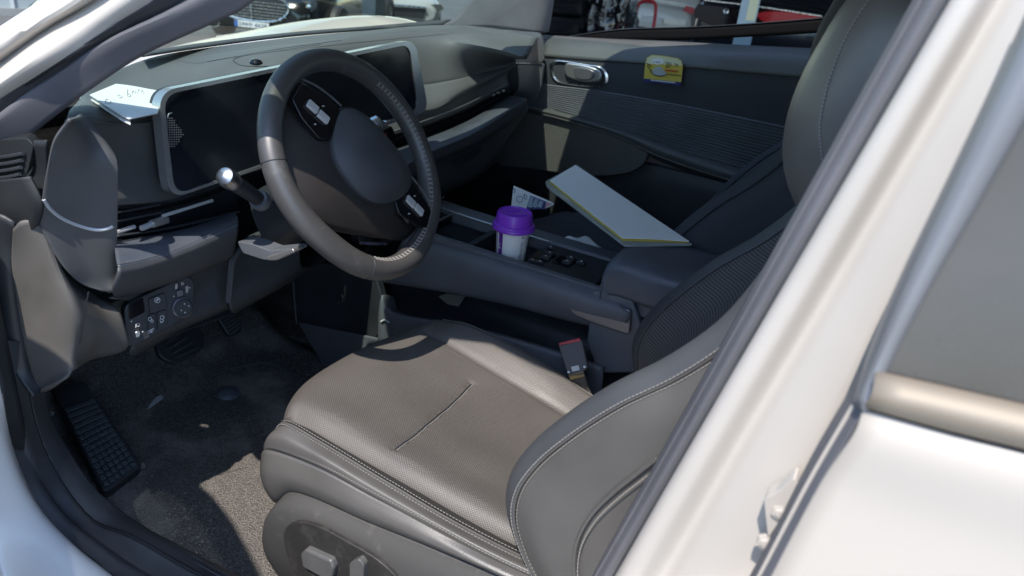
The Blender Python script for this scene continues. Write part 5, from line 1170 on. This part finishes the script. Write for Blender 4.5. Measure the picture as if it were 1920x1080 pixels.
# white SUV tail to the right, dark car with red lamp
pS = Wd(1225, 14, 13.2)
yaw_s = math.atan2(pS[1]-CAM[1], pS[0]-CAM[0])-.40
sv, T3 = sedan('parked_car', 'white sport utility vehicle seen from behind through the passenger window', V(pS[0]+2.24*math.cos(yaw_s), pS[1]+2.24*math.sin(yaw_s), 0), yaw_s, M_WCAR, None, suv=True, sc=.92)
pl_ = MB().prism([T3(-2.43, y, z) for y, z in ((-.22, .74), (.22, .74), (.22, .85), (-.22, .85))], T3(.02, 0, 0)-T3(0, 0, 0)).build('number_plate', M_PRINTW, sv)
MB().prism([T3(-2.42, y, z) for y, z in ((-.84, .36), (.84, .36), (.82, .58), (.5, .64), (-.5, .64), (-.82, .58))], T3(.06, 0, 0)-T3(0, 0, 0)).build('rear_bumper_insert', M_BLACK, sv, bevel=.02)
for sg in (-1, 1):
    MB().lathe(T3(-1.42, sg*.86, .36), [(.31, .0), (.42, .0), (.42, .08), (.35, .09), (.32, .04)], 30, axis=T3(0, sg, 0)-T3(0, 0, 0), ref=(0, 0, 1)).build('wheel_arch', M_BLACK, sv)
    MB().prism([T3(-2.36, sg*y, z) for y, z in ((.55, 1.0), (.82, 1.0), (.84, 1.10), (.6, 1.12))], T3(.05, 0, 0)-T3(0, 0, 0)).build('tail_light', M_RED, sv)
pD = Wd(1440, 30, 11.4)
yaw_d = math.atan2(pD[1]-CAM[1], pD[0]-CAM[0])-.22
dk, T4 = sedan('parked_car', 'dark sedan with a wide red tail light seen beyond the cream post', V(pD[0]+2.35*math.cos(yaw_d), pD[1]+2.35*math.sin(yaw_d), 0), yaw_d, mat('dark blue car paint', (.012, .014, .02), .25, coat=1.0), None, sc=1.18)
M_TAIL = mat('red lamp lens', (.55, .015, .02), .12, coat=1.0)
MB().prism(cr([T4(-2.42, y, z) for y, z in ((-.3, .70), (-.3, .88), (.5, .90), (.84, .86), (.80, .72))], 30, True), T4(.05, 0, 0)-T4(0, 0, 0)).build('boot_panel', M_PIANO, dk, bevel=.01)
tl_ = MB().prism(cr([T4(-2.43, y, z) for y, z in ((-.93, .86), (-.70, .93), (-.1, .92), (.05, .86), (-.2, .74), (-.6, .74), (-.86, .80))], 40, True), T4(.05, 0, 0)-T4(0, 0, 0)).build('tail_light', M_TAIL, dk, bevel=.01)
MB().tube([T4(-2.44, -.72, .945), T4(-2.46, 0, .955), T4(-2.44, .72, .945)], .010, 6, n=10).build('tail_trim', M_CHROME, tl_)
MB().lathe(T4(-2.445, .42, .85), [(.02, .0), (.035, .004), (.04, 0)], 14, axis=T4(-1, 0, 0)-T4(0, 0, 0)).build('tail_badge', M_CHROME, tl_)
# post with a cream face
pp = Wd(1402, 30, 5.0); pz = ground_z(pp[0], pp[1]); post = empty('steel_post', (pp[0], pp[1], pz), 'square steel post with a cream strip beside the passenger window', 'post')
M_POST = mat('pale blue grey post paint', (.33, .40, .42), .5); vdir = V(pp[0]-CAM[0], pp[1]-CAM[1], 0); vdir /= np.linalg.norm(vdir); vs = V(vdir[1], -vdir[0], 0)
MB().box((pp[0], pp[1], pz+1.4), (.115, .08, 2.8), np.stack([vs, vdir, V(0, 0, 1)], 1)).build('post_tube', M_POST, post, bevel=.004)
MB().box(V(pp[0], pp[1], 1.58)-vdir*.043+vs*.020, (.058, .006, 1.36), np.stack([vs, vdir, V(0, 0, 1)], 1)).build('cream_strip', mat('cream paint', (.62, .58, .36), .5), post)
MB().box((pp[0], pp[1], pz+.012), (.22, .22, .024)).build('foot_plate', M_POST, post)
# red hoop
hp1 = Wd(1208, 40, 9.6); hoop = MB(); hs = vs; hz0 = ground_z(hp1[0], hp1[1])
base_h = V(hp1[0], hp1[1], hz0)
hoop.tube(cr([base_h-hs*.13+V(0, 0, .02), base_h-hs*.12+V(0, 0, .9), base_h-hs*.09+V(0, 0, 1.0), base_h+hs*.09+V(0, 0, 1.02), base_h+hs*.12+V(0, 0, .92), base_h+hs*.12+V(0, 0, .02)], 70), .022, 10)
for z in (.35, .62): hoop.tube([base_h-hs*.12+V(0, 0, z), base_h+hs*.12+V(0, 0, z)], .016, 8)
hoop.box(base_h-vdir*.10+V(0, 0, .02), (.26, .20, .012))
for q in (-.17, .17): hoop.lathe(base_h+hs*q+vdir*.06+V(0, 0, .11), [(.03, -.02), (.10, -.025), (.115, 0), (.10, .025), (.03, .02)], 20, axis=hs, ref=(0, 0, 1))
hoop.build('hand_truck', M_RED, None, label='narrow red tubular hand truck standing in front of the white vehicle', cat='hand truck', loc=base_h)
# parts heap: folded black bumper cover and bagged parts
M_BAG = mat('black bag film', (.008, .008, .010), .13, coat=.6, bump=.9, bscale=14, bd=.02)
def lump(c, r, seed, n=28):
    g = np.random.default_rng(seed); ph = g.uniform(0, 6, 12); rows = []
    for t in np.linspace(.03, math.pi-.03, n):
        row = []
        for a in np.linspace(0, 2*math.pi, 2*n, endpoint=False):
            k = 1+.10*math.sin(5*a+ph[0]+3*t)+.08*math.sin(9*t+ph[1]-4*a)+.06*math.sin(13*a+ph[2])+.05*math.sin(17*t+7*a+ph[3])
            row.append(np.array(c)+np.array(r)*k*np.array([math.sin(t)*math.cos(a), math.sin(t)*math.sin(a), -math.cos(t)]))
        rows.append(row)
    return MB().grid(rows, True)
def bag(px, D, r, seed, m, label):
    p = Wd(px, 40, D); z = ground_z(p[0], p[1]); lump((p[0], p[1], z+r[2]*.97), r, seed).build('rubbish_bag', m, None, label=label, cat='bag', loc=(p[0], p[1], z))
bag(1122, 8.6, (.30, .30, .62), 3, M_BAG, 'tall shiny black bag beside the ribbed tyres')
bag(1172, 9.2, (.16, .2, .50), 5, mat('grey bag film', (.05, .055, .06), .2, bump=.8, bscale=12, bd=.02), 'greyish shiny bag between the black bag and the red hand truck')
p3 = Wd(1045, 30, 8.4); tz3 = ground_z(p3[0], p3[1]); crt = empty('tyre_stack', (p3[0], p3[1], tz3), 'stack of ribbed black tyres beside the far front pillar', 'tyre stack')
tp_ = [(.16, -.09), (.26, -.105), (.312, -.085), (.325, -.06), (.312, -.05), (.326, -.034), (.314, -.024), (.328, -.008), (.314, .006), (.327, .02), (.313, .034), (.325, .05), (.31, .085), (.26, .105), (.16, .09)]
for k in range(6):
    c = V(p3[0]+.02*math.sin(k*2.1), p3[1]+.02*math.cos(k*1.7), tz3+.107+k*.212)
    MB().lathe(c, tp_, 48).build('tyre', mat('shiny tyre rubber', (.014, .014, .016), .22, bump=.4, bscale=60, bd=.004), crt)
# canopy and back wall that keep that side in shade
can = empty('workshop', (9.5, 1.5, ground_z(9.5, 1.5)), 'dark open fronted workshop with a flat canopy roof at the far side', 'building')
MB().box((9.6, 1.2, 2.75), (14.2, 13.0, .2)).build('canopy', M_CONC, can)
MB().box((16.6, 1.2, 1.0), (.2, 13.0, 3.3)).build('back_wall', mat('dark workshop wall', (.045, .05, .055), .8, var=.3, vscale=1.5), can)
for x in (2.75, 9.6):
    for y in (-5.0, 7.4): MB().box((x, y, ground_z(x, y)/2+1.325), (.25, .25, 2.65-ground_z(x, y))).build('canopy_post', M_CONC, can)
# pale shuttered wall at the far left ahead
rr_ = ray(24, 29); nG = V(.027, .045, 1.0); fz0 = CAM+rr_*((.027*.9+.045*.5-CAM@nG)/(rr_@nG)); fzz = fz0[2]
wl_ = empty('panel_fence', fz0, 'pale grey panelled fence with light posts far beyond the front pillar', 'fence')
M_SHUT = mat('pale grey panel', (.34, .39, .39), .6, var=.1, vscale=2)
wd = V(fz0[0]-CAM[0], fz0[1]-CAM[1], 0); fD = np.linalg.norm(wd); wd /= fD; wsd = V(wd[1], -wd[0], 0); WM = np.stack([wsd, wd, V(0, 0, 1)], 1); u_ = fD*.034
for k in range(-3, 4):
    MB().box(fz0+wsd*(k*u_+u_*.55)+V(0, 0, 1.0), (u_*.9, .04, 2.0), WM).build('fence_panel', M_SHUT, wl_, bevel=.006)
    MB().box(fz0+wsd*(k*u_+u_*.04)-wd*.03+V(0, 0, 1.05), (u_*.11, .05, 2.1), WM).build('fence_post', mat('light post', (.55, .58, .57), .5), wl_, bevel=.004)
MB().box(fz0-wd*.02+V(0, 0, .05), (u_*7.4, .12, .14), WM).build('fence_base', M_CONC, wl_)
